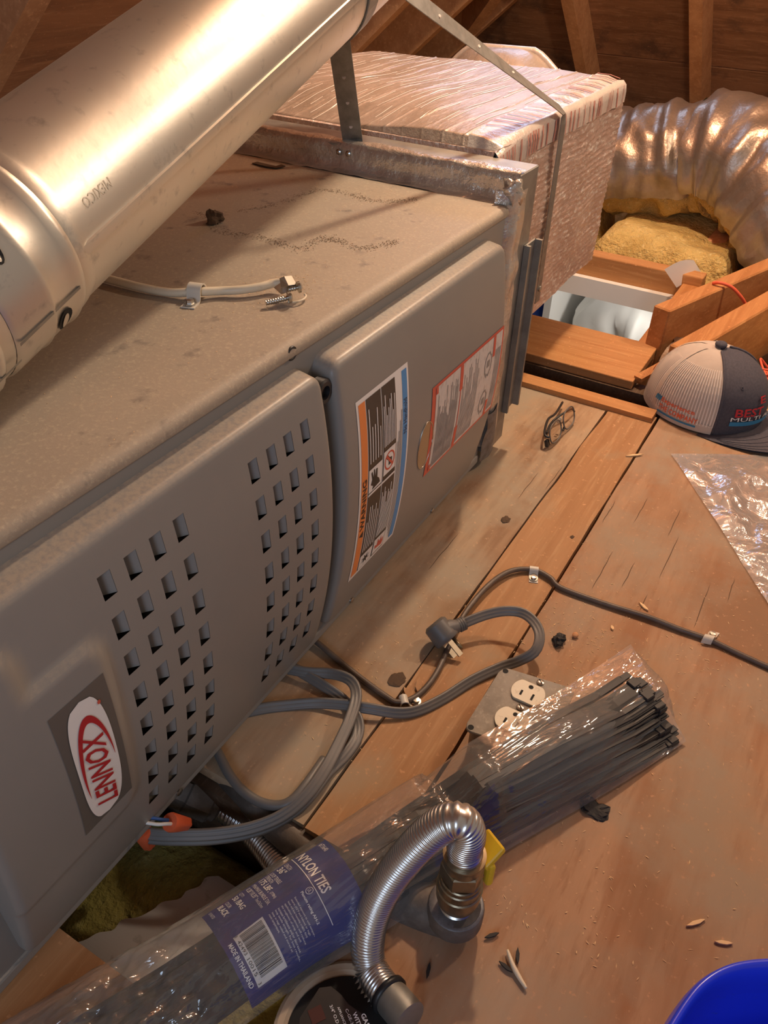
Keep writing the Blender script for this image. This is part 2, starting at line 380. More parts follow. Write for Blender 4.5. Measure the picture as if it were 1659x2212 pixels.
# hatch frame
hf = thing('trim_3', (1.62, .4, 0), kind='structure')
obj('board', bevel(box(1.436, 1.622, .262, 1.3, -.018, .0), .002), 'fir_y', hf)
obj('side_board', bevel(box(1.60, 2.06, .262, .306, -.09, -.002), .002), 'fir_x', hf)
obj('header', bevel(box(2.005, 2.05, .262, 1.3, -.045, .02), .003), 'fir_y', hf)
obj('white_casing', box(1.985, 2.004, .30, 1.3, -.082, -.034), 'white', hf)
obj('white_casing', box(1.62, 1.985, .306, .312, -.165, -.092), 'white', hf)
# room below
rm = thing('wall_below', (3.3, .6, -1.2), kind='structure')
obj('wall_panel', box(3.35, 3.37, -.6, 2.2, -1.4, -.095), 'white', rm)
obj('wall_panel', box(1.3, 3.35, -.62, -.60, -1.4, -.115), 'white', rm)
obj('wall_panel', box(1.3, 3.35, 2.2, 2.22, -1.4, -.095), 'white', rm)
obj('room_floor', box(1.3, 3.37, -.62, 2.22, -1.42, -1.40), 'cardboard', rm)

# roof: two hip slopes with sheathing and rafters
cg = thing('ceiling', (4.1, .5, .106), kind='structure')
def s1(x, y, d=0): return V((x, y, .106 + .9 * (4.1 - x))) + V((.669, 0, .743)) * d
YE = 2.0
def s2(x, y, d=0): return V((x, y, .22 + .85 * (YE - y))) + V((0, .648, .762)) * d
rows = [(4.6, 4.007), (4.0, 3.207), (3.2, 2.407), (2.4, 1.607), (1.6, .8)]
for (xa, xb) in rows:
    for (ya, yb) in ((-1.9, .75), (.756, 2.6)):
        vs = [s1(xa, ya), s1(xb, ya), s1(xb, yb), s1(xa, yb)]
        obj('sheathing_sheet', prism(vs, V((.669, 0, .743)) * .012), 'sheath', cg)
for (ya, yb) in ((2.6, 1.907), (1.9, 1.107), (1.1, .307), (.3, -.493), (-.5, -1.2)):
    for (xa, xb) in ((-1.2, 1.9), (1.906, 4.6)):
        vs = [s2(xa, ya), s2(xb, ya), s2(xb, yb), s2(xa, yb)]
        obj('sheathing_sheet', prism(vs, V((0, .648, .762)) * .012), 'sheath2', cg)
for y in (-.25, .25, .75, 1.25):
    obj('rafter', beam(s1(4.4, y, -.001), s1(2.0, y, -.001), .05, .12, up=(.669, 0, .743)), 'rafter', cg)
for x in (.45, 1.1, 2.1, 2.65, 3.2, 3.75):
    obj('rafter', beam(s2(x, 2.3, -.001), s2(x, -.8, -.001), .05, .17, up=(0, .648, .762)), 'rafter', cg)
def hy(x): return YE - (.106 - .22 + .9 * (4.1 - x)) / .85
hp = s1(4.2, hy(4.2)); hq = s1(2.2, hy(2.2))
obj('hip_rafter', beam(hp - V((0, 0, .02)), hq - V((0, 0, .02)), .05, .16), 'rafter', cg)

# ================================================================== FURNACE
def prof(z): return .355 + .667 * (z - .2414) ** 2
fu = thing('furnace', (.55, .72, .016), 'grey gas furnace lying on its side with two bowed doors, dusty top', 'furnace')
obj('cabinet', join(box(.07, 1.0, .420, 1.10, .016, .398), box(.07, 1.0, .392, .420, .016, .045), box(.07, 1.0, .392, .420, .375, .400), box(.525, .562, .392, .420, .045, .375), box(.945, 1.0, .392, .420, .045, .375), box(.07, .125, .392, .420, .045, .375)), 'paint', fu)
obj('shade_panel', box(.13, .94, .412, .419, .05, .37), 'paint_in', fu)  # near-black sheet behind the louvers, painted as the cabinet's inner shade
def lip(i, j):
    x = .07 + (1.002 - .07) * i
    pr_ = [(.405, .4005), (.3920, .4005), (.3895, .4015), (.3885, .403), (.3885, .408), (.3900, .4115), (.3935, .4140), (.40, .4148), (.55, .4145), (.8, .4145), (1.10, .4145), (1.105, .41), (1.105, .4005)]
    k = j * (len(pr_) - 1); a = int(min(k, len(pr_) - 2)); y, z = pr_[round(k)]
    return V((x, y, z))
obj('top_panel', grid(40, 12, lip), 'paint_top', fu, True, 50)
obj('base_rail', bevel(box(.04, 1.0, .3895, .412, .015, .030), .003, 2), 'paint', fu)

def rrmap(x, z, x0, x1, z0, z1, r):
    """square rim -> rounded rim"""
    cx = x0 + r if x < x0 + r else (x1 - r if x > x1 - r else None)
    cz = z0 + r if z < z0 + r else (z1 - r if z > z1 - r else None)
    if cx is None or cz is None: return x, z
    a = abs(x - cx) / r; b = abs(z - cz) / r
    if a < 1e-9 and b < 1e-9: return x, z
    m = max(a, b); h = sqrt(a * a + b * b)
    a2 = a / h * m; b2 = b / h * m
    return cx + (1 if x > cx else -1) * a2 * r, cz + (1 if z > cz else -1) * b2 * r
def rrdist(x, z, x0, x1, z0, z1, r):
    qx = abs(x - (x0 + x1) / 2) - ((x1 - x0) / 2 - r); qz = abs(z - (z0 + z1) / 2) - ((z1 - z0) / 2 - r)
    return -(sqrt(max(qx, 0) ** 2 + max(qz, 0) ** 2) + min(max(qx, qz), 0) - r)
PAD = (.05, .2363, .1205, .3161)
def padh(x, z):
    d = rrdist(x, z, *PAD, .016)
    h = smooth01((d + .004) / .007)
    d2 = rrdist(x, z, .05, .176, .1205, .3567, .016)
    h = max(h, smooth01((d2 + .004) / .007))
    return .0045 * h
def door(x0, x1, z0, z1, r, holes, pad, name, label):
    D = .0075
    e = [0, .0003, .001, .0022, .004, .0058, .0075]
    xs = set([x0 + v for v in e] + [x1 - v for v in e] + [x0 + r, x1 - r]); zs = set([z0 + v for v in e] + [z1 - v for v in e] + [z0 + r, z1 - r])
    for (a, b, c, d) in holes: xs |= {a, b}; zs |= {c, d}
    def fill(s, lo, hi, st):
        L = sorted(s); out = [L[0]]
        for a, b in zip(L, L[1:]):
            if b - a < 1e-5: continue
            n = max(1, int(math.ceil((b - a) / st)))
            for k in range(1, n + 1): out.append(a + (b - a) * k / n)
        return out
    X = fill(xs, x0, x1, .006 if pad else .02); Z = fill(zs, z0, z1, .006)
    vs = []; nz = len(Z)
    for x in X:
        for z in Z:
            a, b = rrmap(x, z, x0, x1, z0, z1, r); d = max(0, rrdist(a, b, x0, x1, z0, z1, r))
            t = max(0, 1 - d / D); y = prof(b) + .007 * (1 - sqrt(max(0, 1 - t * t)))
            if pad: y -= padh(a, b)
            vs.append(V((a, y, b)))
    fs = []
    def inhole(x, z):
        return any(a < x < b and c < z < d for a, b, c, d in holes)
    for i in range(len(X) - 1):
        for k in range(nz - 1):
            if inhole((X[i] + X[i + 1]) / 2, (Z[k] + Z[k + 1]) / 2): continue
            fs.append((i * nz + k, i * nz + k + 1, (i + 1) * nz + k + 1, (i + 1) * nz + k))
    rim = [i * nz for i in range(len(X))] + [(len(X) - 1) * nz + k for k in range(1, nz)] + [i * nz + nz - 1 for i in range(len(X) - 2, -1, -1)] + [k for k in range(nz - 2, 0, -1)]
    n0 = len(vs)
    for i in rim: vs.append(V((vs[i].x, .3922, vs[i].z + .003 * (vs[i].z > .37))))
    for k in range(len(rim)):
        k2 = (k + 1) % len(rim); fs.append((rim[k], rim[k2], n0 + k2, n0 + k))
    o = obj(name, (vs, fs), 'paint', fu, True, 40)
    if label: o['label'] = label
    return o
COLX = [.2531, .2780, .3031, .3281, .4180, .4428, .4672, .4923]; HW = .0118; HH = .0203
holes = []
for x in COLX:
    for k in range(8):
        zt = .3561 - .03704 * k; holes.append((x, x + HW, zt - HH, zt))
dl = door(.1162, .535, .030, .3855, .013, holes, True, 'burner_door', 'left door with punched louvers and a logo badge')
dr = door(.5538, .9535, .030, .3855, .015, [], False, 'blower_door', 'right door with warning stickers')
me_l = None
for (a, b, c, d) in holes:
    zc = (c + d) / 2; y = prof(zc)
    if me_l is None:
        sl = .63 * 2 * (0)
        vs = [V((HW, .0004, -HH / 2)), V((HW, .0004, HH / 2)), V((HW * .45, .0060, HH / 2)), V((HW * .45, .0060, -HH / 2)), V((-.001, .0105, HH / 2)), V((-.001, .0105, -HH / 2))]
        vs2 = [v + V((.0006, .0010, 0)) for v in vs]
        fs = [(0, 1, 2, 3), (3, 2, 4, 5), (6, 9, 8, 7), (9, 11, 10, 8), (0, 3, 9, 6), (3, 5, 11, 9), (1, 7, 8, 2), (2, 8, 10, 4), (4, 10, 11, 5)]
        me_l = bpy.data.meshes.new('louver'); me_l.from_pydata([tuple(v) for v in vs + vs2], [], fs); me_l.update(); me_l.materials.append(M['paint'])
    o = bpy.data.objects.new('louver', me_l); COL.objects.link(o); o.parent = dl
    sl = atan2(1.334 * (zc - .2414), 1)
    o.rotation_euler = (-sl, 0, 0); o.location = V((a, y, zc)) - wloc(dl)

def on_door(off, pad=False):
    return lambda x, z: V((x, prof(z) - off - (padh(x, z) if pad else 0), z))
# badge: reading direction = +z, letter tops towards -x
bd = obj('badge', patch(.1814, .2304, .1460, .2896, on_door(.0004, True), 12, 20), 'silver_label', fu, True)
bd['label'] = 'rectangular grey badge with a white oval and red lettering'
def badge(u, v, off=.0007): return on_door(off, True)(.2304 - v * .0490, .1460 + u * .1436)
def ovh(u):
    q = max(0, 1 - abs((u - .49) / .47) ** 3.0); return .365 * q ** (1 / 2.9)
obj('white_oval', grid(44, 6, lambda i, j: (lambda u: badge(u, .5 + ovh(u) * (2 * j - 1), .0009))(.49 + .47 * (2 * i - 1))), 'paper', bd, True)
vs = []
NS = 48
for k in range(NS + 1):  # crescent open towards the first letter: long left arm, short right arm
    t = R(-92 + (92 + 118) * k / NS); f = k / NS
    th = .055 * sin(pi * min(1, max(0, f))) ** .9 + .003
    vs += [badge(.455 + .395 * cos(t), .50 + .31 * sin(t), .0014), badge(.455 + (.395 - th * .95) * cos(t), .50 + (.31 - th * 1.5) * sin(t), .0014)]
obj('swoosh', (vs, [(2 * i, 2 * i + 1, 2 * i + 3, 2 * i + 2) for i in range(NS)]), 'logo_red', bd)
obj('lettering', text('LENNOX', .075, .665, .30, .70, lambda u, v: badge(u + .09 * (v - .3) / .4, v, .0016), True), 'logo_red', bd)
obj('registered_mark', poly([(.865 + .014 * cos(k * pi / 6), .215 + .03 * sin(k * pi / 6)) for k in range(12)], lambda u, v: badge(u, v, .0014)), 'lred', bd)

# warning label (u along +z, v from right edge to left edge: top of the text = -x)
wl = obj('warning_label', patch(.5807, .6856, .0926, .3355, on_door(.0004), 8, 24), 'paper', fu, True)
wl['label'] = 'tall warning label with an orange heading and a blue strip'
def wmap(u, v, off=.0007): return on_door(off)(.6856 - v * .1049, .0926 + u * .2429)
def wpart(name, geo, m): return obj(name, geo, m, wl)
wp = lambda u0, u1, v0, v1, off=.0007, n=14: patch(u0, u1, v0, v1, lambda a, b: wmap(a, b, off), n, 2)
wpart('orange_band', wp(.02, .98, .845, .965), 'lorange')
wpart('heading', text('WARNING', .315, .60, .865, .945, lambda u, v: wmap(u, v, .0010), True), 'bprint')
wpart('alert_mark', poly([(.262, .865), (.302, .865), (.282, .945)], lambda u, v: wmap(u, v, .0010)), 'bprint')
wpart('dark_field', wp(.02, .98, .555, .832), 'lbrown'); wpart('dark_field', wp(.02, .98, .275, .54), 'lbrown')
wpart('blue_band', wp(.02, .98, .035, .135), 'lblue')
wpart('strip_text', join(text('No Handhold', .66, .84, .05, .12, lambda u, v: wmap(u, v, .0010))), 'bprint')
wpart('divider', wp(.488, .50, .275, .832, .0012, 2), 'paper')
for q_ in ((.505, .63, .565, .825), (.525, .655, .29, .53), (.025, .115, .565, .825), (.03, .13, .29, .53)): wpart('picture_field', wp(*q_, .0010, 3), 'paper')
M['white_row'] = M['wprint']
rows_ = []
rng = random.Random(3)
for (a, b, lo, hi, n) in ((.14, .47, .57, .82, 6), (.66, .93, .57, .82, 5), (.15, .47, .29, .53, 9), (.68, .95, .29, .53, 8)):
    for k in range(n):
        v = lo + (hi - lo) * (k + .5) / n; L = (b - a) * rng.uniform(.55, 1)
        rows_.append(patch(a, a + L, v - .006, v + .006, lambda p, q: wmap(p, q, .0010), 5, 1))
tag(wpart('small_print', join(*rows_), 'wprint'), kind='stuff')
rows_ = []
for k in range(4):
    v = .16 + .028 * k; rows_.append(patch(.04 + .03 * k, .80 - .05 * k, v - .006, v + .006, lambda p, q: wmap(p, q, .0010), 6, 1))
tag(wpart('small_print', join(*rows_), 'grey_print'), kind='stuff')
# pictograms: hand with a spark, no-step ring, burst, flame
hand = [(.52, .60), (.545, .62), (.56, .66), (.61, .66), (.612, .69), (.575, .70), (.617, .715), (.617, .735), (.575, .735), (.615, .765), (.608, .785), (.57, .765), (.545, .79), (.53, .74), (.512, .76)]
wpart('hand_pictogram', poly(hand, lambda u, v: wmap(u, v, .0012)), 'bprint')
ring = [(cos(2 * pi * k / 28), sin(2 * pi * k / 28)) for k in range(28)]
vs = [wmap(.59 + .05 * a, .41 + .105 * b, .0012) for a, b in ring] + [wmap(.59 + .041 * a, .41 + .085 * b, .0012) for a, b in ring]
bar = [wmap(.59 + .045 * p - .004 * q, .41 + .09 * p + .012 * q, .0014) for p, q in ((-.8, -1), (.8, -1), (.8, 1), (-.8, 1))]
wpart('no_step_ring', join((vs, [(i, (i + 1) % 28, 28 + (i + 1) % 28, 28 + i) for i in range(28)]), (bar, [(0, 1, 2, 3)])), 'lred')
wpart('foot_pictogram', poly([(.565, .36), (.60, .36), (.605, .41), (.625, .45), (.61, .48), (.59, .43), (.565, .43)], lambda u, v: wmap(u, v, .0011)), 'bprint')
st = [(.07 + (.036 if k % 2 else .012) * cos(pi * k / 8), .70 + (.10 if k % 2 else .035) * sin(pi * k / 8)) for k in range(16)]
wpart('burst_pictogram', poly(st, lambda u, v: wmap(u, v, .0012)), 'bprint')
wpart('flame_pictogram', poly([(.045, .33), (.06, .49), (.085, .50), (.075, .45), (.115, .44), (.085, .40), (.12, .37), (.08, .36), (.10, .32), (.065, .31)], lambda u, v: wmap(u, v, .0012)), 'lred')

# lighting-instruction label
il = obj('instruction_label', patch(.7423, .9493, .1507, .2783, on_door(.0006), 10, 14), 'lred', fu, True)
il['label'] = 'wide white instruction label with a red border'
def imap(u, v, off=.0009): return on_door(off)(.9493 - v * .2070, .1507 + u * .1276)
ip = lambda u0, u1, v0, v1, off=.0009: patch(u0, u1, v0, v1, lambda a, b: imap(a, b, off), 6, 3)
obj('white_field', join(ip(.03, .97, .02, .955)), 'lpink', il, True)
for q_ in ((.70, .97, .60, .64), (.03, .28, .60, .64), (.74, .97, .125, .16), (.03, .22, .125, .16), (.90, .97, .93, .955), (.03, .10, .93, .955), (.28, .70, .615, .625)): obj('red_band', ip(*q_, .0012), 'lred', il)
rows_ = []
for k in range(22):
    v = .66 + .26 * k / 21; L = rng.uniform(.45, .86); rows_.append(patch(.05, .05 + L, v - .0032, v + .0032, lambda a, b: imap(a, b, .0012), 3, 1))
for k in range(14):
    v = .37 + .22 * k / 13; L = rng.uniform(.4, .85); rows_.append(patch(.06, .06 + L, v - .0032, v + .0032, lambda a, b: imap(a, b, .0012), 3, 1))
for k in range(6):
    v = .035 + .075 * k / 5; rows_.append(patch(.06, .80, v - .003, v + .003, lambda a, b: imap(a, b, .0012), 3, 1))
tag(obj('small_print', join(*rows_), 'grey_print', il), kind='stuff')
fig = []
for cu, cv in ((.25, .22), (.70, .22)):
    n = 20; oo = [imap(cu + .14 * cos(2 * pi * k / n) * (1 + .15 * sin(3 * k)), cv + .055 * sin(2 * pi * k / n), .0012) for k in range(n)]; oi = [imap(cu + .12 * cos(2 * pi * k / n) * (1 + .15 * sin(3 * k)), cv + .045 * sin(2 * pi * k / n), .0012) for k in range(n)]
    fig.append((oo + oi, [(i, (i + 1) % n, n + (i + 1) % n, n + i) for i in range(n)])); fig.append(ip(cu - .03, cu + .05, cv - .02, cv + .02, .0012))
tag(obj('figure_drawing', join(*fig), 'grey_print', il), kind='stuff')
# oval sight glass half under the label
def ringpath(sx, sz, off): return [V((.7333 + sx * cos(2 * pi * k / 32), prof(.2046 + sz * sin(2 * pi * k / 32)) - off, .2046 + sz * sin(2 * pi * k / 32))) for k in range(33)]
obj('sight_glass', (ringpath(.0184, .0331, .0005)[:32], [tuple(range(32))]), 'sightglass', fu)
obj('sight_glass_rim', tube(ringpath(.0184, .0331, .0004), .0009, 8), 'steel', fu, True)
# thumbscrew between the doors, and the slotted lock tab above it
kx, ky, kz = (0.5407,0.37,0.3611)
kn = lathe((kx + .003, .392, kz), (0, -1, 0), [(0, .005), (.010, .005), (.010, .0125)] + [(.010 + .0008 * k, .0125 + .0006 * (k % 2)) for k in range(1, 14)] + [(.022, .011), (.022, .007), (.017, .0065), (.017, 0.0001)], 28)
obj('thumbscrew', kn, 'black', fu, True, 35)
tx, ty, tz = (0.5205,0.389,0.4058)
obj('lock_tab', tube([V((tx + .006 * cos(2 * pi * k / 20), ty + .001, tz + .0055 * sin(2 * pi * k / 20))) for k in range(21)], .0014, 8), 'black', fu, True)
for x, z in ((.62, .022), (.84, .022), (.30, .022)):
    obj('screw', lathe((x, .3898, z), (0, -1, 0), [(0, .004), (.002, .004), (.003, .002)], 10), 'steel', fu)

# ------------------------------------------------------------------ collar between furnace and plenum
cq = thing('duct_collar', (1.05, .7, .02), 'galvanized duct collar joining furnace and wrapped plenum, crumpled foil tape over its seam', 'duct collar')
obj('collar_wall', bevel(box(1.022, 1.086, .386, 1.08, .02, .449), .0015, 1), 'galv_old', cq)
def crumple(v, amp, f, seed): return v + V((mn.noise(v * f + V((seed, 0, 0))), mn.noise(v * f + V((0, seed, 3))), mn.noise(v * f + V((5, 0, seed))))) * amp
def tape1(i, j):
    y = .386 + .69 * i; P_ = [(1.000, .4156), (1.012, .416), (1.0195, .4175), (1.0205, .43), (1.0205, .440), (1.0215, .450), (1.030, .4515), (1.040, .4515)]
    x, z = P_[round(j * 7)]
    return crumple(V((x, y, z)), .0022, 38, 2)
obj('foil_tape', grid(90, 7, tape1), 'foil', cq, True)
def tape2(i, j):
    z = .43 - .39 * i; P_ = [(1.0, .4105), (1.006, .398), (1.0135, .3860), (1.021, .3845), (1.034, .3850), (1.044, .3855)]
    x, y = P_[round(j * 5)]
    return crumple(V((x, y - .002, z)), .003 * (1 if i < .35 else .5), 45, 7)
obj('foil_tape', grid(60, 5, tape2), 'foil', cq, True)
obj('foil_tape', blob((1.016, .392, .432), .013, .012, .016, 4, .9, 12, 9), 'foil', cq, True)
obj('drive_cleat', join(box(1.068, 1.108, .3825, .3855, .075, .345), box(1.103, 1.108, .3725, .384, .075, .345), box(1.068, 1.073, .3765, .384, .075, .345)), 'galv_old', cq)
obj('foil_flap', grid(6, 6, lambda i, j: crumple(V((1.0 + .04 * i, .3845 - .004 * sin(3 * i), .016 + .09 * j)), .006, 30, 9)), 'iron_face', cq, True)

# ------------------------------------------------------------------ wrapped plenum
pw = thing('wrapped_plenum', (1.38, .74, .13), 'boxy plenum duct in silver foil bubble wrap, brown with dust on top', 'duct')
X0, X1, Y0, Y1, Z0, Z1 = 1.088, 1.66, .446, 1.02, .134, .470
def puff(v, seed=0): return crumple(v, .006, 7, seed) + V((0, 0, 0))
def ptop(i, j):
    x = X0 + (X1 - X0) * i; y = Y0 + (Y1 - Y0) * j; z = Z1 - .014 * (max(0, abs(2 * j - 1) - .9) / .1) ** 2 + .010 * mn.noise(V((x * 5, y * 6, 1))) + .0034 * (1 - min(1, abs(sin((y + .05 * x + .010 * mn.noise(V((x * 5, y * 9, 4)))) * 95)) * 4)) * (.4 + .6 * mn.noise(V((x * 7, y * 30, 9))))
    if i < .2: z -= .012 * (1 - i / .2)
    if i < .02: z -= .05
    return V((x, y, z))
def pfront(i, j):
    x = X0 + (X1 - X0) * i; z = Z0 + (Z1 - .012 - Z0) * j
    return V((x, Y0 - .004 * sin(pi * j) + .004 * mn.noise(V((x * 8, z * 10, 2))) + .0007 * sin((z + .006 * mn.noise(V((x * 9, z * 14, 8)))) * 640) + .0016 * mn.noise(V((x * 60, z * 60, 3))), z))
obj('top_wrap', grid(60, 300, ptop), 'wrap_top', pw, True)
cr_ = []
for k in range(30):
    y = Y0 + .02 + (Y1 - Y0 - .03) * (k + random.uniform(-.3, .3)) / 30
    x = X0 + random.uniform(.02, .12)
    while x < X1 - .03:
        L = random.uniform(.03, .16); wd_ = random.uniform(.0007, .0016); n_ = max(2, int(L / .012))
        def crs(i, j, x=x, L=L, y=y, wd_=wd_):
            xx = min(X1 - .005, x + L * i); yy = y + .05 * (X0 - xx) * .5 + .004 * mn.noise(V((xx * 14, y * 30, 2))) + wd_ * (j - .5)
            p = ptop((xx - X0) / (X1 - X0), min(1, max(0, (yy - Y0) / (Y1 - Y0)))); return p + V((0, 0, .0007 + .0003 * (j == .5)))
        cr_.append(grid(n_, 2, crs)); x += L + random.uniform(.01, .10)
tag(obj('crease_highlights', join(*cr_), 'crease', pw, True), kind='stuff')
obj('front_wrap', grid(90, 150, pfront), 'wrap', pw, True)
obj('end_wrap', join(grid(10, 10, lambda i, j: V((X1 + .003 * mn.noise(V((i * 4, j * 4, 0))), Y0 + (Y1 - Y0) * i, Z0 + (Z1 - .01 - Z0) * j))), box(X0, X1 - .004, Y0 + .006, Y1, Z0, Z1 - .03), box(X0 + .01, X0 + .02, Y0 + .006, Y1, Z0, Z1 - .018)), 'wrap', pw)
def edge_tape(i, j):
    x = X0 - .004 + (X1 - X0 + .006) * i; P_ = [(.502, .003), (.48, .003), (.462, .002), (.450, -.003), (.4435, -.010), (.4415, -.022), (.4412, -.040)]
    y, dz = P_[round(j * 6)]
    zz = ptop(min(1, max(0, (x - X0) / (X1 - X0))), max(0, (y - Y0) / (Y1 - Y0)))[2] + dz + .0005 if j < .4 else Z1 - .014 * (1 - min(1, i / .2)) + dz + .003
    return crumple(V((x, y, zz)), .0018, 30, 5)
et = grid(80, 6, edge_tape); tp = obj('edge_tape', et, 'tape_white', pw, True); tp['label'] = 'white tape with red printing along the upper front edge'
mk = []
for k in range(58):
    i0 = (k + .15 + .3 * random.random()) / 58; i1 = i0 + (.18 + .32 * random.random()) / 58
    for (j0, j1) in ((.02, .30), (.62, .96)):
        if random.random() < (.5 if j0 < .3 else .38): continue
        sgn = V((0, -.0012, .0012))
        mk.append(grid(2, 2, lambda a, b: edge_tape(i0 + (i1 - i0) * a + .03 * b * (j0 < .3), (round((j0 + (j1 - j0) * b) * 6)) / 6) + sgn))
tag(obj('red_printing', join(*mk), 'red_print', tp), kind='stuff')
# the rounded bundle of wrap behind the plenum
wb = thing('wrapped_takeoff', (1.95, .84, .30), 'rounded foil wrapped takeoff peeking over the far edge of the dusty plenum', 'duct')
def dome(i, j):
    th = pi * .5 * i; ph = 2 * pi * j
    return crumple(V((1.93 + .14 * sin(th) * cos(ph), .80 + .17 * sin(th) * sin(ph), .352 + .112 * cos(th))), .010, 14, 3)
obj('wrap', grid(18, 36, dome), 'wrap_top', wb, True)
obj('end_tape', tube([dome(.25 + .75 * abs(k / 12 - 1), .25 if k < 12 else .75) + V((0, 0, .003)) for k in range(25)], .007, 8), 'tape_white', wb, True)

# ------------------------------------------------------------------ vent pipe
AX = V((.9589, .1103, .2613)).normalized(); A0 = V((.2, .521, .474)); U0 = (V((0, 0, 1)) - AX * AX.z).normalized(); V0 = AX.cross(U0)
def pp(s, ang, r): a = R(ang); return A0 + AX * s + U0 * (r * cos(a)) + V0 * (r * sin(a))
vp = thing('vent_pipe', A0, 'fat galvanized vent pipe slanting over the furnace, adjustable elbow at its lower end', 'vent pipe')
def pipegeo(pr_, n=64): return lathe(A0, AX, pr_, n, False)
obj('pipe', pipegeo([(.168, .0700), (.175, .0715), (.182, .0722), (.188, .0712), (.193, .0700), (.30, .07), (.5, .07), (.7, .07), (1.05, .07)]), 'galv', vp, True)
obj('joint_ring', pipegeo([(.100, .0705), (.104, .0725), (.136, .0728), (.139, .0742), (.142, .0728), (.166, .0728), (.171, .0745), (.176, .0728), (.179, .0702)]), 'galv', vp, True, 60)
gp = [A0 + AX * .115, A0 + AX * .08, A0 + AX * .045 - V((0, 0, .002)), A0 + AX * .0 - V((0, 0, .014)), A0 + AX * -.035 - V((0, 0, .035)), A0 + AX * -.055 - V((0, 0, .062))]
obj('elbow', sweep(gp, circ(.0702, 48), None, False, lambda i: (1, 1.0, 1.02, .99, 1.0, 1.0)[i]), 'galv', vp, True, 25)
obj('gore_seam', join(lathe(A0 + AX * .082, AX, [(-.006, .071), (-.002, .0735), (.002, .0735), (.006, .071)], 48, False), lathe(A0 + AX * .040 - V((0, 0, .003)), (AX + V((0, 0, .18))).normalized(), [(-.005, .071), (-.001, .0738), (.002, .0738), (.006, .071)], 48, False)), 'galv', vp, True)
sm = []
for s in [.185 + .865 * k / 40 for k in range(41)]:
    sm.append([pp(s, 88.5, .0699), pp(s, 89.2, .0716), pp(s, 92, .0718), pp(s, 95.5, .0712), pp(s, 96.2, .0699)])
vs = [p for r_ in sm for p in r_]; fs = [(i * 5 + j, i * 5 + j + 1, i * 5 + j + 6, i * 5 + j + 5) for i in range(40) for j in range(4)]
obj('lock_seam', (vs, fs), 'galv', vp, True, 50)
obj('lap_seam', join(*[grid(6, 1, lambda i, j, s0=s0, s1=s1, a0=a0: pp(s0 + (s1 - s0) * i, a0 + 2.2 * j, .0738)) for s0, s1, a0 in ((.101, .170, 106), (.05, .10, 118))]), 'galv_old', vp)
tm = lambda u, v: pp(.238 - u, 68.5 + (v * 180 / pi / .07), .0704)
obj('embossed_lettering', text('MEXICO', .0, .032, .0, .0075, tm), 'galv', vp)
def slot(s, ang, ls, la, name):
    out = [pp(s + ls * cos(2 * pi * k / 18), ang + la * sin(2 * pi * k / 18), .0739) for k in range(18)]
    obj(name, (out, [tuple(range(18))]), 'dark', vp)
    inn = [pp(s + ls * .45 * cos(2 * pi * k / 18), ang + la * .72 * sin(2 * pi * k / 18) + 1.2, .0742) for k in range(18)]
    obj('slot_tongue', (inn, [tuple(range(18))]), 'galv', vp)
slot(.151, 122, .0075, 9, 'slot'); slot(.121, 58, .006, 9, 'slot')
obj('strap_band', lathe(A0 + AX * .705, AX, [(-.014, .0705), (-.014, .0722), (.014, .0722), (.014, .0705)], 48, False), 'strap', vp, False)

def ribbon(P, wd, th, up=None, ups=None):
    P = [V(p) for p in P]; vs = []; fs = []
    for i, p in enumerate(P):
        t = (P[min(i + 1, len(P) - 1)] - P[max(0, i - 1)]).normalized(); n = V(ups[i] if ups else up); n = (n - t * n.dot(t)).normalized(); s = t.cross(n)
        vs += [p + s * wd / 2, p - s * wd / 2, p - s * wd / 2 + n * th, p + s * wd / 2 + n * th]
    for i in range(len(P) - 1):
        for k in range(4): fs.append((i * 4 + k, i * 4 + (k + 1) % 4, i * 4 + 4 + (k + 1) % 4, i * 4 + 4 + k))
    fs += [(0, 1, 2, 3), tuple((len(P) - 1) * 4 + k for k in (3, 2, 1, 0))]; return vs, fs
def lerpP(a, b, n): return [V(a).lerp(V(b), k / n) for k in range(n + 1)]
camdir = V((-.6, -.5, .45))
h1 = thing('hanger_strap', (1.04, .66, .45), 'short perforated steel strap rising from the duct collar to the vent pipe', 'strap')
P1 = [V((1.045, .655, .440))] + lerpP((1.043, .655, .452), (.985, .640, .585), 8)
obj('strap_web', ribbon(P1, .029, .0012, ups=[(-.8, -.3, .4)] * len(P1)), 'strap', h1)
for k in (2, 4, 6): obj('punched_hole', lathe(P1[k] + V((-.0016, -.001, .001)), (-.8, -.3, .4), [(0, .0024), (.0008, .0024)], 12), 'tape_white', h1)
for dy in (-.008, .008): obj('screw', lathe((1.0195, .655 + dy, .438), (-1, 0, .1), [(0, .004), (.002, .004), (.003, .002)], 12), 'steel', h1)
h2 = thing('hanger_strap', (1.31, .44, .2), 'long steel strap from the vent pipe, bent over the wrapped plenum corner', 'strap')
E1 = V((1.303, .4415, .4755)); E0 = V((.96, .516, .635)); E0 = E0 + (E0 - V((1.303, .4415, .4755))) * .12
pts = lerpP(E0, E1, 14) + [V((1.306, .437, .468))] + lerpP((1.306, .4355, .455), (1.309, .4355, .165), 10)
ups = []
for k in range(15):
    t = k / 14; ups.append(V((-.35, -.75, .5)).lerp(V((-.2, -.5, .8)), smooth01(t)))
ups += [V((0, -.8, .5))] + [V((0, -1, 0))] * 11
obj('strap_web', ribbon(pts, .021, .0012, ups=ups), 'strap', h2)
for k in (3, 6, 9): obj('punched_hole', lathe(pts[k] + ups[k].normalized() * .0016, ups[k], [(0, .002), (.0006, .002)], 10), 'tape_white', h2)
obj('screw', lathe((1.309, .434, .19), (0, -1, 0), [(0, .005), (.003, .005), (.004, .002)], 12), 'steel', h2)

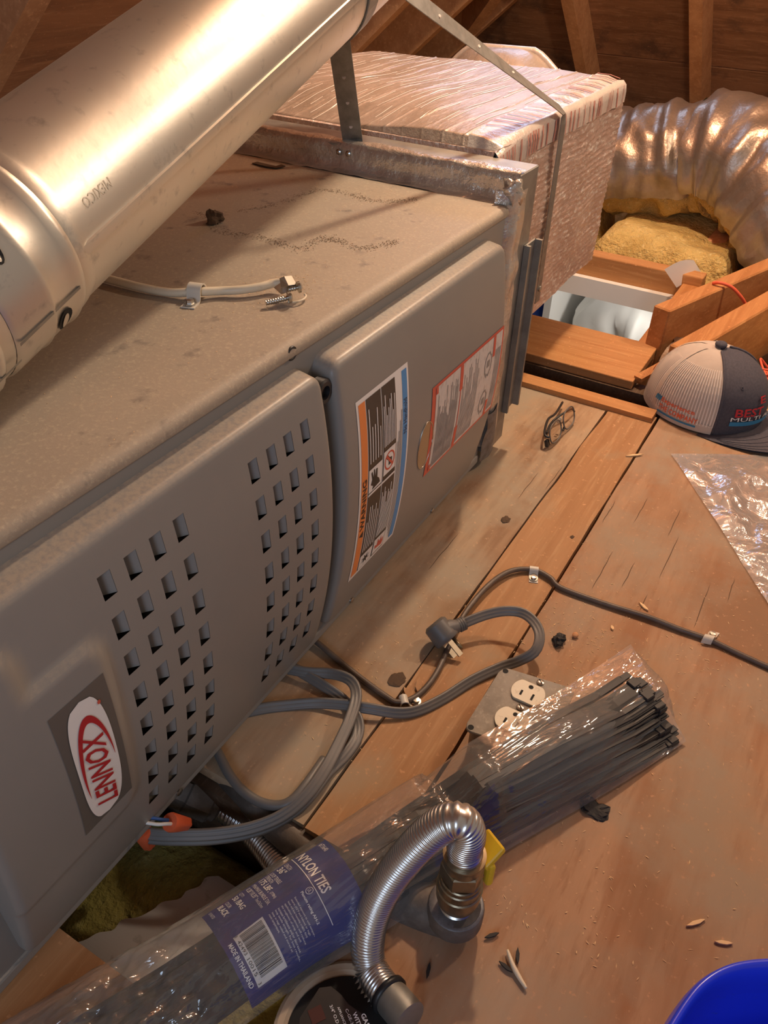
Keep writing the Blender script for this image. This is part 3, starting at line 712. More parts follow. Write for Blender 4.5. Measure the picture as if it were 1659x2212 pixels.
# ------------------------------------------------------------------ flexible ducts
def flexduct(name, P, r, label, seed):
    P = resample(catmull(P, 10), .010); t = thing(name, P[0] - V((0, 0, r)), label, 'flexible duct', 'flexible ducts beyond the plenum'); F = frames(P)
    def surf(rr, a0, a1, n, amp, dz=0):
        vs = []; fs = []
        for i, (p, (tt, u, s)) in enumerate(zip(P, F)):
            for k in range(n + 1):
                a = a0 + (a1 - a0) * k / n; q = V((cos(a), sin(a), i * .083 + seed))
                ringb = .009 * abs(sin(i * .36 + .5 * sin(a * 2 + seed) + .9 * mn.noise(q))) ** 4 + .003 * sin(i * 1.25 + sin(a * 3))
                R_ = rr + ringb + amp * mn.noise(q * 2.2)
                vs.append(p + u * (R_ * cos(a)) + s * (R_ * sin(a)))
        for i in range(len(P) - 1):
            for k in range(n): a = i * (n + 1) + k; fs.append((a, a + 1, a + n + 2, a + n + 1))
        return vs, fs
    obj('jacket', surf(r, -2.05, 2.05, 48, .014), 'jacket', t, True)
    obj('exposed_insulation', surf(r - .012, 1.9, 2 * pi - 1.9, 26, .028), 'batt', t, True)
    return t
D0 = [(2.38,0.676,0.1445),(2.38,0.624,0.1535),(2.38,0.4987,0.1735),(2.38,0.3951,0.1949)]
D1 = [(2.37,0.3787,0.2051),(2.34,0.2964,0.2175),(2.28,0.1976,0.1845),(2.2,0.0944,0.1004),(2.15,-0.0118,-0.0105)]
flexduct('flexible_duct', D0, .140, 'silver flexible duct running level from behind the foil wrapped plenum', 1.3)
flexduct('flexible_duct', D1, .150, 'silver flexible duct bending down at the right with torn jacket and yellow insulation', 7.7)

# ------------------------------------------------------------------ insulation batts
def batt(name, poly_, h, z0, label, seed, m='batt', group='insulation batts around the hatch', amp=.022):
    """pillowy slab over a quad footprint a,b,c,d"""
    a, b, c, d = [V(p) for p in poly_]
    def fn(i, j):
        p = a.lerp(b, i).lerp(d.lerp(c, i), j); e = min(i, 1 - i, j, 1 - j) * 6
        z = z0 + h * (1 - (1 - min(1, e)) ** 3) + amp * mn.noise(V((p.x * 9, p.y * 9, seed))) * min(1, e * 2)
        return V((p.x, p.y, z))
    top = grid(26, 26, fn); o = obj(name, top, m, None, True, local=tuple((a + c) / 2 + V((0, 0, z0 - (a + c).z / 2))))
    return tag(o, label, 'insulation', group)
batt('insulation_batt', [(2.06, .60, 0), (2.46, .60, 0), (2.46, 1.05, 0), (2.06, 1.05, 0)], .18, -.08, 'yellow batt against the far header, nearest the plenum', 1)
batt('insulation_batt', [(2.055, .20, 0), (2.46, .20, 0), (2.46, .585, 0), (2.055, .585, 0)], .13, -.08, 'yellow batt under the dark side of the level duct', 5)
batt('insulation_batt', [(1.95, .0, 0), (2.6, -.1, 0), (2.6, .19, 0), (2.07, .19, 0)], .10, -.06, 'yellow batt between the red brown braces and the hatch corner', 9)
batt('insulation_batt', [(1.50, -.25, 0), (2.1, -.25, 0), (2.2, .045, 0), (1.52, .055, 0)], .03, -.03, 'yellow batt on the ceiling beside the cap front', 13)
batt('insulation_batt', [(2.47, -.6, 0), (3.9, -.6, 0), (3.9, 1.8, 0), (2.47, 1.8, 0)], .05, -.075, 'long yellow batt out at the eave behind the ducts', 17)

# ------------------------------------------------------------------ braces and blocks right of the hatch
def timber(name, p, q, wd, ht, m, label, up=(0, 0, 1)):
    o = obj(name, bevel(beam(p, q, wd, ht, up), .003, 1), m, None, local=tuple(V(p))); return tag(o, label, 'timber', 'timbers beside the hatch')
timber('roof_brace', (1.6104,0.2728,0.085), (2.1316,0.0904,0.085), .038, .135, 'fir_x', 'far red brown brace ending in a cut beside the hatch, draped with an orange wire')
timber('roof_brace', (1.4678,0.1978,0.075), (2.0377,0.0342,0.075), .045, .135, 'fir_x', 'near brace with a bright top edge just behind the cap')
timber('lumber_block', (2.087,0.2939,0.03), (2.4009,0.2745,0.06), .05, .06, 'rafter', 'short block standing between two yellow batts at the far hatch corner')
o = obj('lath_strip', beam((1.451,0.2576,0.004), (1.5635,0.2075,0.02), .018, .008), 'fir_x', None, local=(1.451,0.2576,0.004)); tag(o, 'thin splintered lath leaning on the hatch board behind the cap', 'timber', 'timbers beside the hatch')
o = obj('paper_scrap', grid(6, 6, lambda i, j: V((1.99 + .10 * i - .05 * j, .315 - .045 * i + .03 * j, -.01 + .055 * j + .01 * sin(3 * i)))), 'paper', None, local=(2.02, .31, 0)); tag(o, 'white torn paper corner at the far right of the hatch', 'paper')
o = obj('foil_scrap', grid(10, 8, lambda i, j: crumple(V((1.56 + .14 * i, .155 + .085 * j, .004 + .012 * sin(4 * i))), .012, 22, 4)), 'jacket', None, True, local=(1.62, .2, 0)); tag(o, 'crumpled grey foil scrap between the cap and the far brace', 'foil')
rw = thing('loose_wire', (1.7999,0.2004,0.092), 'orange red wire draped over the far brace', 'wire')
obj('wire', tube(catmull([(1.7971,0.2133,0.088),(1.7922,0.1984,0.094),(1.7985,0.1749,0.088),(1.8062,0.1521,0.07),(1.8144,0.1362,0.05),(1.8196,0.1236,0.03)], 6), .0035, 8), 'redwire', rw, True)
rw = thing('loose_wire', (1.5193,0.0493,0.02), 'tangle of orange red wires in front of the cap brim', 'wire')
for k in range(4):
    Q = [V((1.5219,0.0611,0.03)) + V((random.uniform(-.03, .03), random.uniform(-.05, .03), random.uniform(0, .03))) for _ in range(5)]
    obj('wire', tube(catmull([V((1.5169,0.0854,0.03))] + Q + [V((1.546,0.0089,0.01))], 6), .0022, 6), 'redwire', rw, True)
o = obj('brass_coil', corrug([V((1.4967,0.0578,0.02)), V((1.5369,0.0355,0.02)), V((1.5887,-0.0067,0.02))], .016, .009, .004, 14), 'brass', None, True, local=(1.5155,0.0486,0.02)); tag(o, 'small ribbed brass sleeve beside the orange wires', 'fitting')

# ------------------------------------------------------------------ things in the room below the hatch
sh = thing('storage_shelf', (2.85, .6, -1.0), 'white shelving unit seen down through the hatch', 'shelf')
obj('back_panel', box(3.10, 3.115, .30, 1.5, -1.0, -.16), 'white', sh)
obj('side_panel', box(2.58, 3.10, .805, .83, -1.0, -.20), 'white', sh)
obj('side_panel', box(2.58, 3.10, .28, .30, -1.0, -.20), 'white', sh)
obj('side_panel', box(2.58, 3.10, 1.5, 1.52, -1.0, -.20), 'white', sh)
obj('shelf_board', box(2.58, 3.10, .30, .805, -.78, -.76), 'white', sh)
obj('shelf_board', box(2.58, 3.10, .83, 1.5, -.345, -.325), 'white', sh)
obj('shelf_board', box(2.58, 3.10, .83, 1.5, -.60, -.58), 'white', sh)
def bagp(i, j):
    th = pi * i; ph = 2 * pi * j; k = 1 + .10 * sin(ph * 7 + 3 * th) * sin(th) + .05 * sin(ph * 17 - 5 * th) * sin(th)
    return crumple(V((2.80 + .17 * k * sin(th) * cos(ph), .555 + .205 * k * sin(th) * sin(ph), -.53 + .215 * cos(th))), .045, 9, 3)
bg = obj('plastic_bag', grid(44, 44, bagp), 'white', None, True, local=(2.8, .555, -.76))
tag(bg, 'translucent white plastic bag bulging on the white shelf below the hatch', 'bag')
o = obj('folded_cloth', bevel(box(2.62, 3.0, .86, 1.2, -.578, -.42), .02, 3), 'blue_cloth', None, True, local=(2.8, 1.0, -.578)); tag(o, 'blue folded cloth on the shelf below the hatch', 'cloth')
o = obj('storage_box', bevel(box(2.60, 2.95, .84, 1.25, -.90, -.605), .01, 2), 'black', None, local=(2.78, 1.0, -.9)); tag(o, 'black box under the blue cloth below the hatch', 'box')

# ------------------------------------------------------------------ wire stub on the furnace top
ws = thing('cable_stub', (0.5828,0.4952,0.4165), 'cream cable stub with a steel clamp lying on the dusty furnace top', 'cable')
wp_ = [(0.5291,0.6367,0.42),(0.5302,0.6093,0.42),(0.5325,0.5746,0.42),(0.5389,0.5448,0.42),(0.5498,0.5219,0.4225),(0.568,0.5057,0.421),(0.5779,0.4908,0.422),(0.5915,0.4787,0.423),(0.6047,0.4716,0.424),(0.6092,0.4625,0.4255)]
obj('sheath', tube(catmull(wp_, 8), .0042, 12), 'cream', ws, True)
obj('strain_clamp', join(ribbon([V((0.597,0.4589,0.428)), V((0.5961,0.453,0.425)), V((0.5992,0.4495,0.428)), V((0.6052,0.4483,0.43))], .012, .0012, up=(-.4, -.5, .8)), ribbon([V((0.5929,0.4534,0.432)), V((0.5956,0.4487,0.434)), V((0.6055,0.4472,0.432))], .010, .001, up=(-.2, -.6, .8))), 'steel', ws)
def screwgeo(c, ax, L=.022, r=.0022, hr=.0055): return lathe(c, ax, [(-L, r)] + [(-L + .0012 * k, r * (1 if k % 2 else 1.22)) for k in range(int(L / .0012))] + [(0, r), (0, hr), (.0025, hr), (.0042, hr * .55), (.0044, .0002)], 16)
obj('clamp_screw', screwgeo((0.587,0.441,0.4225), (.75, -.62, .12)), 'steel', ws, True, 40)
obj('clamp_screw', screwgeo((0.6046,0.442,0.4265), (.75, -.62, .12), .010), 'steel', ws, True, 40)
obj('bare_strand', tube(catmull([(0.5866,0.4409,0.4185),(0.591,0.4343,0.4185),(0.5993,0.432,0.4185),(0.6072,0.4343,0.4185),(0.6102,0.438,0.4185)], 6), .0012, 6), 'cream', ws, True)
def pclip(name, c, along, side, wire_r, label, group, wd=.012):
    """nylon P-clip: loop over the wire, tail to the side with a screw"""
    c = V(c); a = V(along).normalized(); s = V(side).normalized(); z = V((0, 0, 1)); t = thing(name, c - z * wire_r, label, 'cable clip', group)
    r = wire_r + .0006; P = [c - s * (r + .0006) - z * (wire_r * .6)] + [c + s * (r * cos(th)) + z * (r * sin(th)) for th in [pi - pi * k / 10 for k in range(11)]] + [c + s * (r + .003) - z * (wire_r * .8), c + s * (r + .016) - z * (wire_r * .85)]
    vs = []; fs = []
    P2 = resample(catmull(P, 3), .0018); F = []
    for i, p in enumerate(P2):
        tt = (P2[min(i + 1, len(P2) - 1)] - P2[max(0, i - 1)]).normalized(); n = tt.cross(a)
        vs += [p - a * wd / 2, p + a * wd / 2, p + a * wd / 2 - n * .0012, p - a * wd / 2 - n * .0012]
    for i in range(len(P2) - 1):
        for k in range(4): fs.append((i * 4 + k, i * 4 + (k + 1) % 4, i * 4 + 4 + (k + 1) % 4, i * 4 + 4 + k))
    fs += [(0, 1, 2, 3), tuple((len(P2) - 1) * 4 + k for k in (3, 2, 1, 0))]
    obj('clip_loop', (vs, fs), 'nylon', t, True, 40)
    obj('screw', lathe(P[-1] - s * .007 + z * .0006, z, [(-.003, .002), (0, .002), (0, .0058), (.0012, .0058), (.0012, .004), (.0042, .0038), (.0046, .0002)], 6 if group is None else 14), 'steel', t, False)
    return t
pclip('cable_clip', V((0.5507,0.5227,0.4225)), (.3, -.95, 0), (-.95, -.3, 0), .0075, 'milky nylon clip holding the cream cable to the furnace top', None, .014)

# ------------------------------------------------------------------ thin brown cable along the floor with three clips
cb = thing('thin_cable', (0.8143,0.2174,0.004), 'thin brown cable pinned across the wooden floor', 'cable')
cp = [(0.5503,0.4036,0.006),(0.548,0.3898,0.006),(0.5343,0.3345,0.004),(0.5235,0.2838,0.004),(0.5237,0.2645,0.004),(0.5456,0.2505,0.004),(0.586,0.2476,0.006),(0.6566,0.2583,0.008),(0.701,0.2605,0.01),(0.7553,0.2558,0.01),(0.7954,0.2427,0.008),(0.8156,0.2182,0.006),(0.8124,0.1935,0.006),(0.8035,0.174,0.004),(0.805,0.1183,0.004),(0.8101,0.0586,0.005),(0.811,0.0172,0.004),(0.8126,-0.0169,0.004),(0.8087,-0.0572,0.003),(0.8046,-0.1011,0.003),(0.8016,-0.1634,0.003)]
obj('sheath', tube(catmull(cp, 8), .0036, 10), 'cable', cb, True)
pclip('cable_clip', V((0.8156,0.2182,0.006)), (.35, -.95, 0), (-.92, -.38, 0), .0045, 'milky clip on the brown cable at the top of its bend', 'clips on the brown cable')
pclip('cable_clip', V((0.812,-0.0169,0.0045)), (.25, -.97, 0), (.95, -.2, 0), .0045, 'milky clip on the brown cable near the right edge of the floor', 'clips on the brown cable')
pclip('cable_clip', V((0.5281,0.2603,0.0045)), (.75, .65, 0), (.6, -.75, 0), .0045, 'milky clip on the brown cable by the splintered plank end', 'clips on the brown cable')

# ------------------------------------------------------------------ power cord
pc = thing('power_cord', (0.6702,0.2555,0.01), 'loose grey three-wire appliance cord with a plug, coiled on the floor', 'cord')
h = .0023; W3 = .0041
cordp = []
for cx in (-W3 * .98, 0, W3 * .98):
    pass
lob = []
for cx, a0, a1 in ((W3, -60, 60), ):
    pass
def lobes():
    out = []
    for cx, rng_ in ((W3, range(-120, 121, 24)), (0, range(60, 121, 20)), (-W3, range(60, 301, 24)), (0, range(240, 301, 20))):
        for d in rng_: out.append((cx + h * cos(R(d)), h * sin(R(d))))
    return out
LB = lobes()
def cord(P, up=(0, 0, 1), name='cord'):
    return obj(name, sweep(resample(catmull(P, 10), .006), LB, up), 'rubber', pc, True, 38)
cord([(0.6449,0.2539,0.024),(0.6588,0.2453,0.027),(0.6789,0.2299,0.03),(0.6931,0.2117,0.034),(0.6997,0.1914,0.036),(0.6922,0.1719,0.036),(0.6777,0.159,0.032),(0.659,0.1568,0.024),(0.6443,0.17,0.014),(0.6286,0.1862,0.008),(0.5949,0.2065,0.006),(0.5555,0.2228,0.005),(0.5244,0.2392,0.006),(0.5074,0.2566,0.008),(0.4933,0.2844,0.012),(0.4833,0.3147,0.01),(0.4712,0.3442,0.006),(0.4535,0.3699,0.004),(0.4367,0.3897,0.004),(0.4103,0.4144,0.004)], up=(-.66, -.32, .68))
cord([(0.4902,0.4094,0.01),(0.4989,0.3759,0.012),(0.5107,0.345,0.016),(0.5086,0.3203,0.022),(0.4939,0.3031,0.024),(0.4663,0.2929,0.022),(0.4352,0.2867,0.02),(0.4013,0.2818,0.018),(0.374,0.2821,0.014),(0.3519,0.2878,0.008),(0.3326,0.2995,0.002),(0.3131,0.3194,-0.004),(0.2943,0.3452,-0.008),(0.2778,0.3727,-0.01),(0.2651,0.3978,-0.012),(0.2553,0.4254,-0.012)], up=(-.66, -.32, .68))
cord([(0.4988,0.409,0.01),(0.4975,0.3815,0.01),(0.4958,0.348,0.008),(0.4912,0.3167,0.006),(0.4785,0.2921,0.006),(0.4586,0.2797,0.006),(0.4333,0.2779,0.006),(0.4071,0.2818,0.006),(0.3742,0.2807,0.01),(0.3534,0.2862,0.004),(0.3321,0.2996,-0.004),(0.3125,0.3195,-0.01),(0.2933,0.3452,-0.014),(0.2767,0.3728,-0.016),(0.2643,0.3982,-0.018),(0.2537,0.4252,-0.018)], up=(-.66, -.32, .68))
obj('round_cord', tube(catmull([(0.3683,0.4041,0.006),(0.359,0.3863,0.006),(0.3492,0.3679,0.006),(0.3424,0.3464,0.004),(0.3408,0.3228,0.004),(0.3462,0.3036,0.006),(0.3569,0.293,0.01),(0.3803,0.2905,0.012),(0.4141,0.2934,0.008)], 8), .0052, 12), 'rubber', pc, True)
pcn = V((0.6294,0.2649,0.022)); pax = V((.38, -.88, .22)).normalized()
q1 = V((0.6539,0.2491,0.026)); 
obj('plug_body', join(lathe(pcn, (-.16, -.84, -.52), [(-.016, .0002), (-.016, .012), (-.013, .0155), (.004, .0165), (.010, .0165), (.0115, .015), (.0115, .0002)], 24), tube([pcn + V((0, 0, .004)), pcn.lerp(q1, .4) + V((0, 0, .003)), pcn.lerp(q1, .8)], .0105, 12, rad=lambda i: (1.15, 1, .72)[i]), *[lathe(pcn.lerp(q1, f), (q1 - pcn), [(-.0012, .0075), (-.0012, .0088), (.0012, .0088), (.0012, .0075)], 14, False) for f in (.82, .92, 1.02)]), 'rubber', pc, True, 45)
pd = V((-.16, -.84, -.52)).normalized(); sx = V((.98, -.19, .0)).normalized(); sy = pd.cross(sx).normalized(); f0 = pcn + pd * .0115
for k in (-1, 1):
    bl = obj('prong', obox(f0 + sy * (k * .0060) - sx * .003 + pd * .011, pd, sx, sy, .0115, .0036, .0009), 'brass', pc)
    bl.data.materials.clear(); bl.data.materials.append(M['blade'])
obj('ground_prong', lathe(f0 + sx * .0085, pd, [(0, .0024), (.017, .0024), (.019, .0012)], 12), 'brass', pc, True)

# ------------------------------------------------------------------ receptacle box
ob = thing('outlet_box', (.607, .140, 0), 'dusty square metal outlet box with ivory receptacles, partly under the bag', 'outlet box')
PZT = .040
pa = V((0.6028,0.176,0.04)); pb = V((0.5013,0.1763,0.04)); pcx = V((0.6158,0.0926,0.04)); pdx = pb + pcx - pa
ux = (pa - pb); uy = (pcx - pa); ctr = (pb + pcx) / 2
def plq(u, v, z): p = pb + ux * u + uy * v; return V((p.x, p.y, z))
rc = []
for (cu, cv, a0) in ((.1, .1, 180), (.9, .1, 270), (.9, .9, 0), (.1, .9, 90)):
    for k in range(6): a = R(a0 + 18 * k); rc.append((cu + .1 * cos(a), cv + .1 * sin(a)))
obj('box_body', prism([plq(.04 + .92 * u, .04 + .92 * v, .0) for u, v in rc], (0, 0, .0375)), 'galv_old', ob)
obj('cover_plate', bevel(prism([plq(u, v, .0378) for u, v in rc], (0, 0, .0035)), .0008, 1), 'plate', ob)
def recept(cu, cv):
    c = plq(cu, cv, .0414); r_ = .0185; pts_ = []
    for k in range(40):
        a = 2 * pi * k / 40; x = r_ * cos(a); y = r_ * sin(a); x = max(-.0142, min(.0142, x)); pts_.append(c + V((x, y, 0)))
    o = obj('receptacle', prism(pts_, (0, 0, .0028)), 'ivory', ob)
    z = .0444
    for dy, w_ in ((-.0065, .0044), (.0065, .0036)):
        obj('slot', ([c + V((dx, dy + ey, .0031)) for dx, ey in ((-w_ - .004, -.0012), (w_ - .004, -.0012), (w_ - .004, .0012), (-w_ - .004, .0012))], [(0, 1, 2, 3)]), 'dark', o)
    obj('ground_hole', ([c + V((.0085 + .0027 * cos(2 * pi * k / 12), .0027 * sin(2 * pi * k / 12), .0031)) for k in range(12)], [tuple(range(12))]), 'dark', o)
recept(.72, .48); recept(.29, .48)
for (u, v, r_) in ((.505, .48, .0042), (.93, .55, .0042), (.07, .42, .0040)):
    s_ = obj('screw', lathe(plq(u, v, .0413), (0, 0, 1), [(0, r_), (.0014, r_), (.0022, r_ * .6), (.0023, .0002)], 14), 'steel', ob, True, 40)
    obj('screw_slot', obox(plq(u, v, .0438), (.7, .7, 0), (-.7, .7, 0), (0, 0, 1), r_ * .8, .0005, .0002), 'dark', s_)
for (u, v) in ((.055, .07), (.945, .07)):
    obj('corner_hole', (lambda c: ([c + V((.0032 * cos(2 * pi * k / 14), .0032 * sin(2 * pi * k / 14), 0)) for k in range(14)], [tuple(range(14))]))(plq(u, v, .0417)), 'dark', ob)

# ------------------------------------------------------------------ bag of cable ties
FAR = [(0.7076,0.0604,0.047),(0.618,0.0979,0.05),(0.4789,0.1661,0.046),(0.3956,0.2148,0.022),(0.3323,0.2438,0.016),(0.2742,0.271,0.014),(0.2216,0.2974,0.012),(0.1726,0.3218,0.012),(0.1208,0.3492,0.01),(0.0594,0.3795,0.01)]
NEAR = [(0.6421,-0.0306,0.004),(0.5459,0.0183,0.003),(0.4231,0.0876,0.003),(0.3467,0.1261,0.004),(0.292,0.1521,0.005),(0.2386,0.1808,0.006),(0.1867,0.2039,0.006),(0.1362,0.2248,0.006),(0.0854,0.2483,0.006),(0.0248,0.2778,0.006)]
FAR = catmull(FAR, 14); NEAR = catmull(NEAR, 14)
def at(P, t): k = max(0, min(1, t)) * (len(P) - 1); i = min(int(k), len(P) - 2); return P[i].lerp(P[i + 1], k - i)
def low(u, v):
    p = at(FAR, u).lerp(at(NEAR, u), v)
    if .0 < u < .28: # lifted over the outlet box
        lift = smooth01((.30 - u) / .09) * smooth01((1 - v) / .45) * .047
        p.z = max(.004, lift)
    return p
def thick(u): return .004 + .050 * smooth01((u - .015) / .16) * (1 - .25 * smooth01((u - .5) / .3))
def up_(u, v, wr=1):
    calm = 1 - .85 * smooth01((u - .43) / .03) * smooth01((.70 - u) / .03)
    p = low(u, v); b = max(0, 4 * v * (1 - v)) ** .55
    lz = at(FAR, u).lerp(at(NEAR, u), v).z
    p.z = max(p.z + .003 * b, lz * 0 + p.z * .55 + .0 + thick(u) * b * (1.0 if u > .22 else .8) + .004 * (b > 0))
    if wr:
        q = V((u * 26, v * 5, 3)); far_ = 1 + 1.6 * smooth01((u - .69) / .05); p.z += wr * far_ * b * (.0030 * mn.noise(q) * (.5 + .5 * calm) + .0026 * calm * mn.noise(V((u * 9 + v * 16, v * 22 - u * 30, 5))) + .0014 * calm * mn.noise(V((u * 90, v * 30, 1))))
    return p
zb = thing('cable_tie_bag', (0.3933,0.1708,0.004), 'long clear plastic bag of black cable ties with a navy label', 'bag')
obj('film', join(grid(170, 44, lambda i, j: up_(i, j)), grid(60, 12, lambda i, j: low(i, j) + V((0, 0, .0006)))), 'bagfilm', zb, True)
def su(u, v, off):
    e = .004; p = up_(u, v); du = up_(u + e, v) - up_(u - e, v); dv = up_(u, min(.999, v + e)) - up_(u, max(.001, v - e)); n = du.cross(dv); n = n if n.z > 0 else -n
    return p + n.normalized() * off
LU0, LU1, LV0, LV1 = .455, .676, .20, .985    # label extent along the bag and across it
lab = obj('label', grid(50, 80, lambda i, j: su(LU0 + (LU1 - LU0) * i, LV0 + (LV1 - LV0) * j, -.0016)), 'navy', zb, True)
lab['label'] = 'navy paper label with white print and a barcode'
# label coordinates: a = reading direction 0..1 (far edge -> near edge), b = up 0..1 (left end -> right end)
def lm(a, b, off=-.0009): return su(LU1 - (LU1 - LU0) * b, LV0 + (LV1 - LV0) * a, off)
def lt(s, a0, a1, b0, b1, bold=False): return text(s, a0, a1, b0, b1, lm, bold)
obj('title', lt('NYLON TIES', .03, .595, .752, .832, True), 'wprint', lab)
obj('item_number', lt('#73640', .035, .175, .930, .968), 'wprint', lab)
obj('headings', join(lt('LENGTH:', .035, .155, .658, .690), lt('LOOP TENSILE', .03, .23, .545, .576), lt('STRENGTH:', .03, .165, .508, .538), lt('MIN/MAX BUNDLE DIA.', .035, .385, .400, .430), lt('QTY:', .035, .11, .292, .322), lt('COLOR:', .035, .14, .178, .208), lt('UV RATED', .035, .14, .045, .070)), 'wprint', lab)
obj('values', join(lt('36"', .035, .145, .598, .650, True), lt('175 LBF.', .035, .25, .452, .500, True), lt('(778N)', .27, .36, .455, .485), lt('0.28"/10.35"', .035, .225, .350, .388), lt('7mm/263mm', .24, .37, .352, .378), lt('50 /BAG', .035, .245, .236, .282, True), lt('BLACK', .035, .205, .116, .164, True)), 'wprint', lab)
obj('rule_line', patch(.01, .86, .726, .732, lambda a, b: lm(a, b), 20, 1), 'wprint', lab)
cc = [(cos(2 * pi * k / 24), sin(2 * pi * k / 24)) for k in range(24)]
vs = [lm(.50 + .036 * a, .690 + .029 * b) for a, b in cc] + [lm(.50 + .031 * a, .690 + .0245 * b) for a, b in cc]
obj('listing_mark', join((vs, [(i, (i + 1) % 24, 24 + (i + 1) % 24, 24 + i) for i in range(24)]), lt('UL', .482, .518, .678, .704)), 'wprint', lab)
fine = ['Extended exposure to cold temper-', 'atures (32\u00b0F and below) or high', 'heat and low humidity (<80% RH)', 'application conditions will reduce', 'the toughness of strap and will', 'increase brittleness and/or decrease', 'loop tensile strength. For best results,', 'keep in bags sealed and stored at', 'room temperature.']
fl_ = [lt('Plenum rating AH-2', .465, .80, .625, .652, True)]
for k, s_ in enumerate(fine): fl_.append(lt(s_, .475, .475 + .0117 * len(s_), .575 - .026 * k, .593 - .026 * k))
tag(obj('fine_print', join(*fl_), 'wprint', lab), kind='stuff')
bcf = obj('barcode_field', patch(.452, .925, .092, .332, lambda a, b: lm(a, b, -.0012), 30, 30), 'paper', lab, True)
rb = random.Random(5); bars = []; a = .475
while a < .885:
    wd_ = rb.choice((.0035, .0035, .006, .009)); bars.append(patch(a, a + wd_, .135, .315, lambda p, q: lm(p, q), 1, 12)); a += wd_ + rb.choice((.0035, .005, .007))
tag(obj('barcode_bars', join(*bars), 'bprint', lab), kind='stuff')
tag(obj('barcode_digits', join(lt('8', .455, .466, .100, .126), lt('42493', .515, .665, .100, .126), lt('10015', .70, .85, .100, .126), lt('3', .90, .912, .100, .126)), 'bprint', lab), kind='stuff')
obj('origin_line', lt('MADE IN THAILAND', .49, .90, .035, .070, True), 'wprint', lab)
# the ties
rt = random.Random(11)
for k in range(30):
    lane = k % 10; lay = k // 10
    v0 = .30 + .62 * (lane / 9) ** .8 + rt.uniform(-.02, .02) if lane else .27 + rt.uniform(-.01, .015)
    v1 = .40 + .44 * (lane / 9) + rt.uniform(-.03, .03)
    u0 = (.050 if lane < 1 else .022 + .02 * (1 - lane / 9)) + rt.uniform(0, .014)
    P = []
    for i in range(26):
        u = u0 + (.985 - u0) * i / 25; v = v0 + (v1 - v0) * smooth01((u - .02) / .45)
        a_ = low(u, v); b_ = up_(u, v, 0); P.append(a_.lerp(b_, .24 + .17 * lay + .03 * rt.random()))
    t = thing('cable_tie', P[0], 'black cable tie inside the clear bag, square locking head at the far end' if lane % 2 else 'black cable tie inside the clear bag, flat tail tip at the far end', 'cable tie', 'black cable ties in the bag')
    upv = V((0, rt.uniform(-.5, .3), 1))
    obj('strap', ribbon(P, .0090, .0019, up=upv), 'tie', t)
    d = (P[1] - P[0]).normalized(); s_ = d.cross(V((0, 0, 1))).normalized()
    if lane % 2: obj('locking_head', bevel(obox(P[0] + V((0, 0, .001)), d, s_, V((0, 0, 1)), .0062, .0060, .0036), .001, 1), 'tie', t)
    else: obj('tail_tip', obox(P[0] - d * .006 + V((0, 0, .001)), d, s_, V((0, 0, 1)), .006, .0035, .001), 'tie', t)

# ------------------------------------------------------------------ gas line: iron elbow, valve, connector
VX, VY = .336, .102
ie = thing('pipe_elbow', (VX, VY, 0), 'black iron pipe elbow standing out of the floor under the brass gas fitting', 'pipe fitting')
obj('elbow_body', tube(catmull([V((VX - .005, VY + .060, -.012)), V((VX - .003, VY + .040, .002)), V((VX, VY + .012, .010)), V((VX, VY, .022)), V((VX, VY, .036))], 6), .0215, 24), 'iron', ie, True, 50)
obj('elbow_rim', lathe((VX, VY, .012), (0, 0, 1), [(0, .0225), (.004, .0248), (.020, .0250), (.0235, .0240)], 32, False), 'iron', ie, True, 40)
obj('rim_face', lathe((VX, VY, .012), (0, 0, 1), [(.0235, .0240), (.0246, .0225), (.0246, .0145)], 32, False), 'iron_face', ie, True, 40)
obj('elbow_rim', lathe((VX - .005, VY + .052, -.006), (-.05, .8, -.45), [(0, .0235), (.003, .0262), (.016, .0262), (.018, .022)], 28), 'iron', ie, True, 40)
gv = thing('gas_valve', (VX, VY, .038), 'small brass gas shutoff valve with a yellow handle', 'valve')
obj('nipple', lathe((VX, VY, .036), (0, 0, 1), [(0, .0150)] + [(.0011 * k, .0140 + .0012 * (k % 2)) for k in range(1, 9)] + [(.010, .0135), (.016, .0135)], 28), 'steel', gv, True, 30)
obj('valve_body', lathe((VX, VY, .044), (0, 0, 1), [(0, .0150), (.003, .0178), (.010, .0185), (.0105, .0192), (.024, .0200), (.025, .0188), (.034, .0188), (.035, .0178), (.040, .0178), (.041, .0168)], 32), 'brass', gv, True, 30)
obj('handle', join(bevel(obox((VX + .030, VY - .010, .088), (.55, -.25, .4), (.4, .8, 0), (-.3, .1, .8), .012, .0115, .0045), .002, 2), bevel(obox((VX + .0245, VY - .012, .070), (.6, -.5, 0), (.4, .8, .1), (0, 0, 1), .0035, .010, .016), .003, 2)), 'yellow', gv, False)
obj('handle_stem', lathe((VX, VY, .068), (.85, -.4, 0), [(.014, .006), (.022, .006), (.022, .003)], 16), 'brass', gv, True, 40)
gc = thing('gas_connector', (VX, VY, .09), 'shiny stainless corrugated gas connector arching over the bag label', 'gas connector')
hexn = lathe((VX, VY, .085), (0, 0, 1), [(0, .0165), (.0015, .0185), (.018, .0185), (.0195, .0170)], 6)
obj('flare_nut', join(hexn, lathe((VX, VY, .1045), (0, 0, 1), [(0, .0165), (.010, .0168), (.012, .0178), (.0135, .0178), (.0140, .0145)], 32)), 'brass', gc, True, 25)
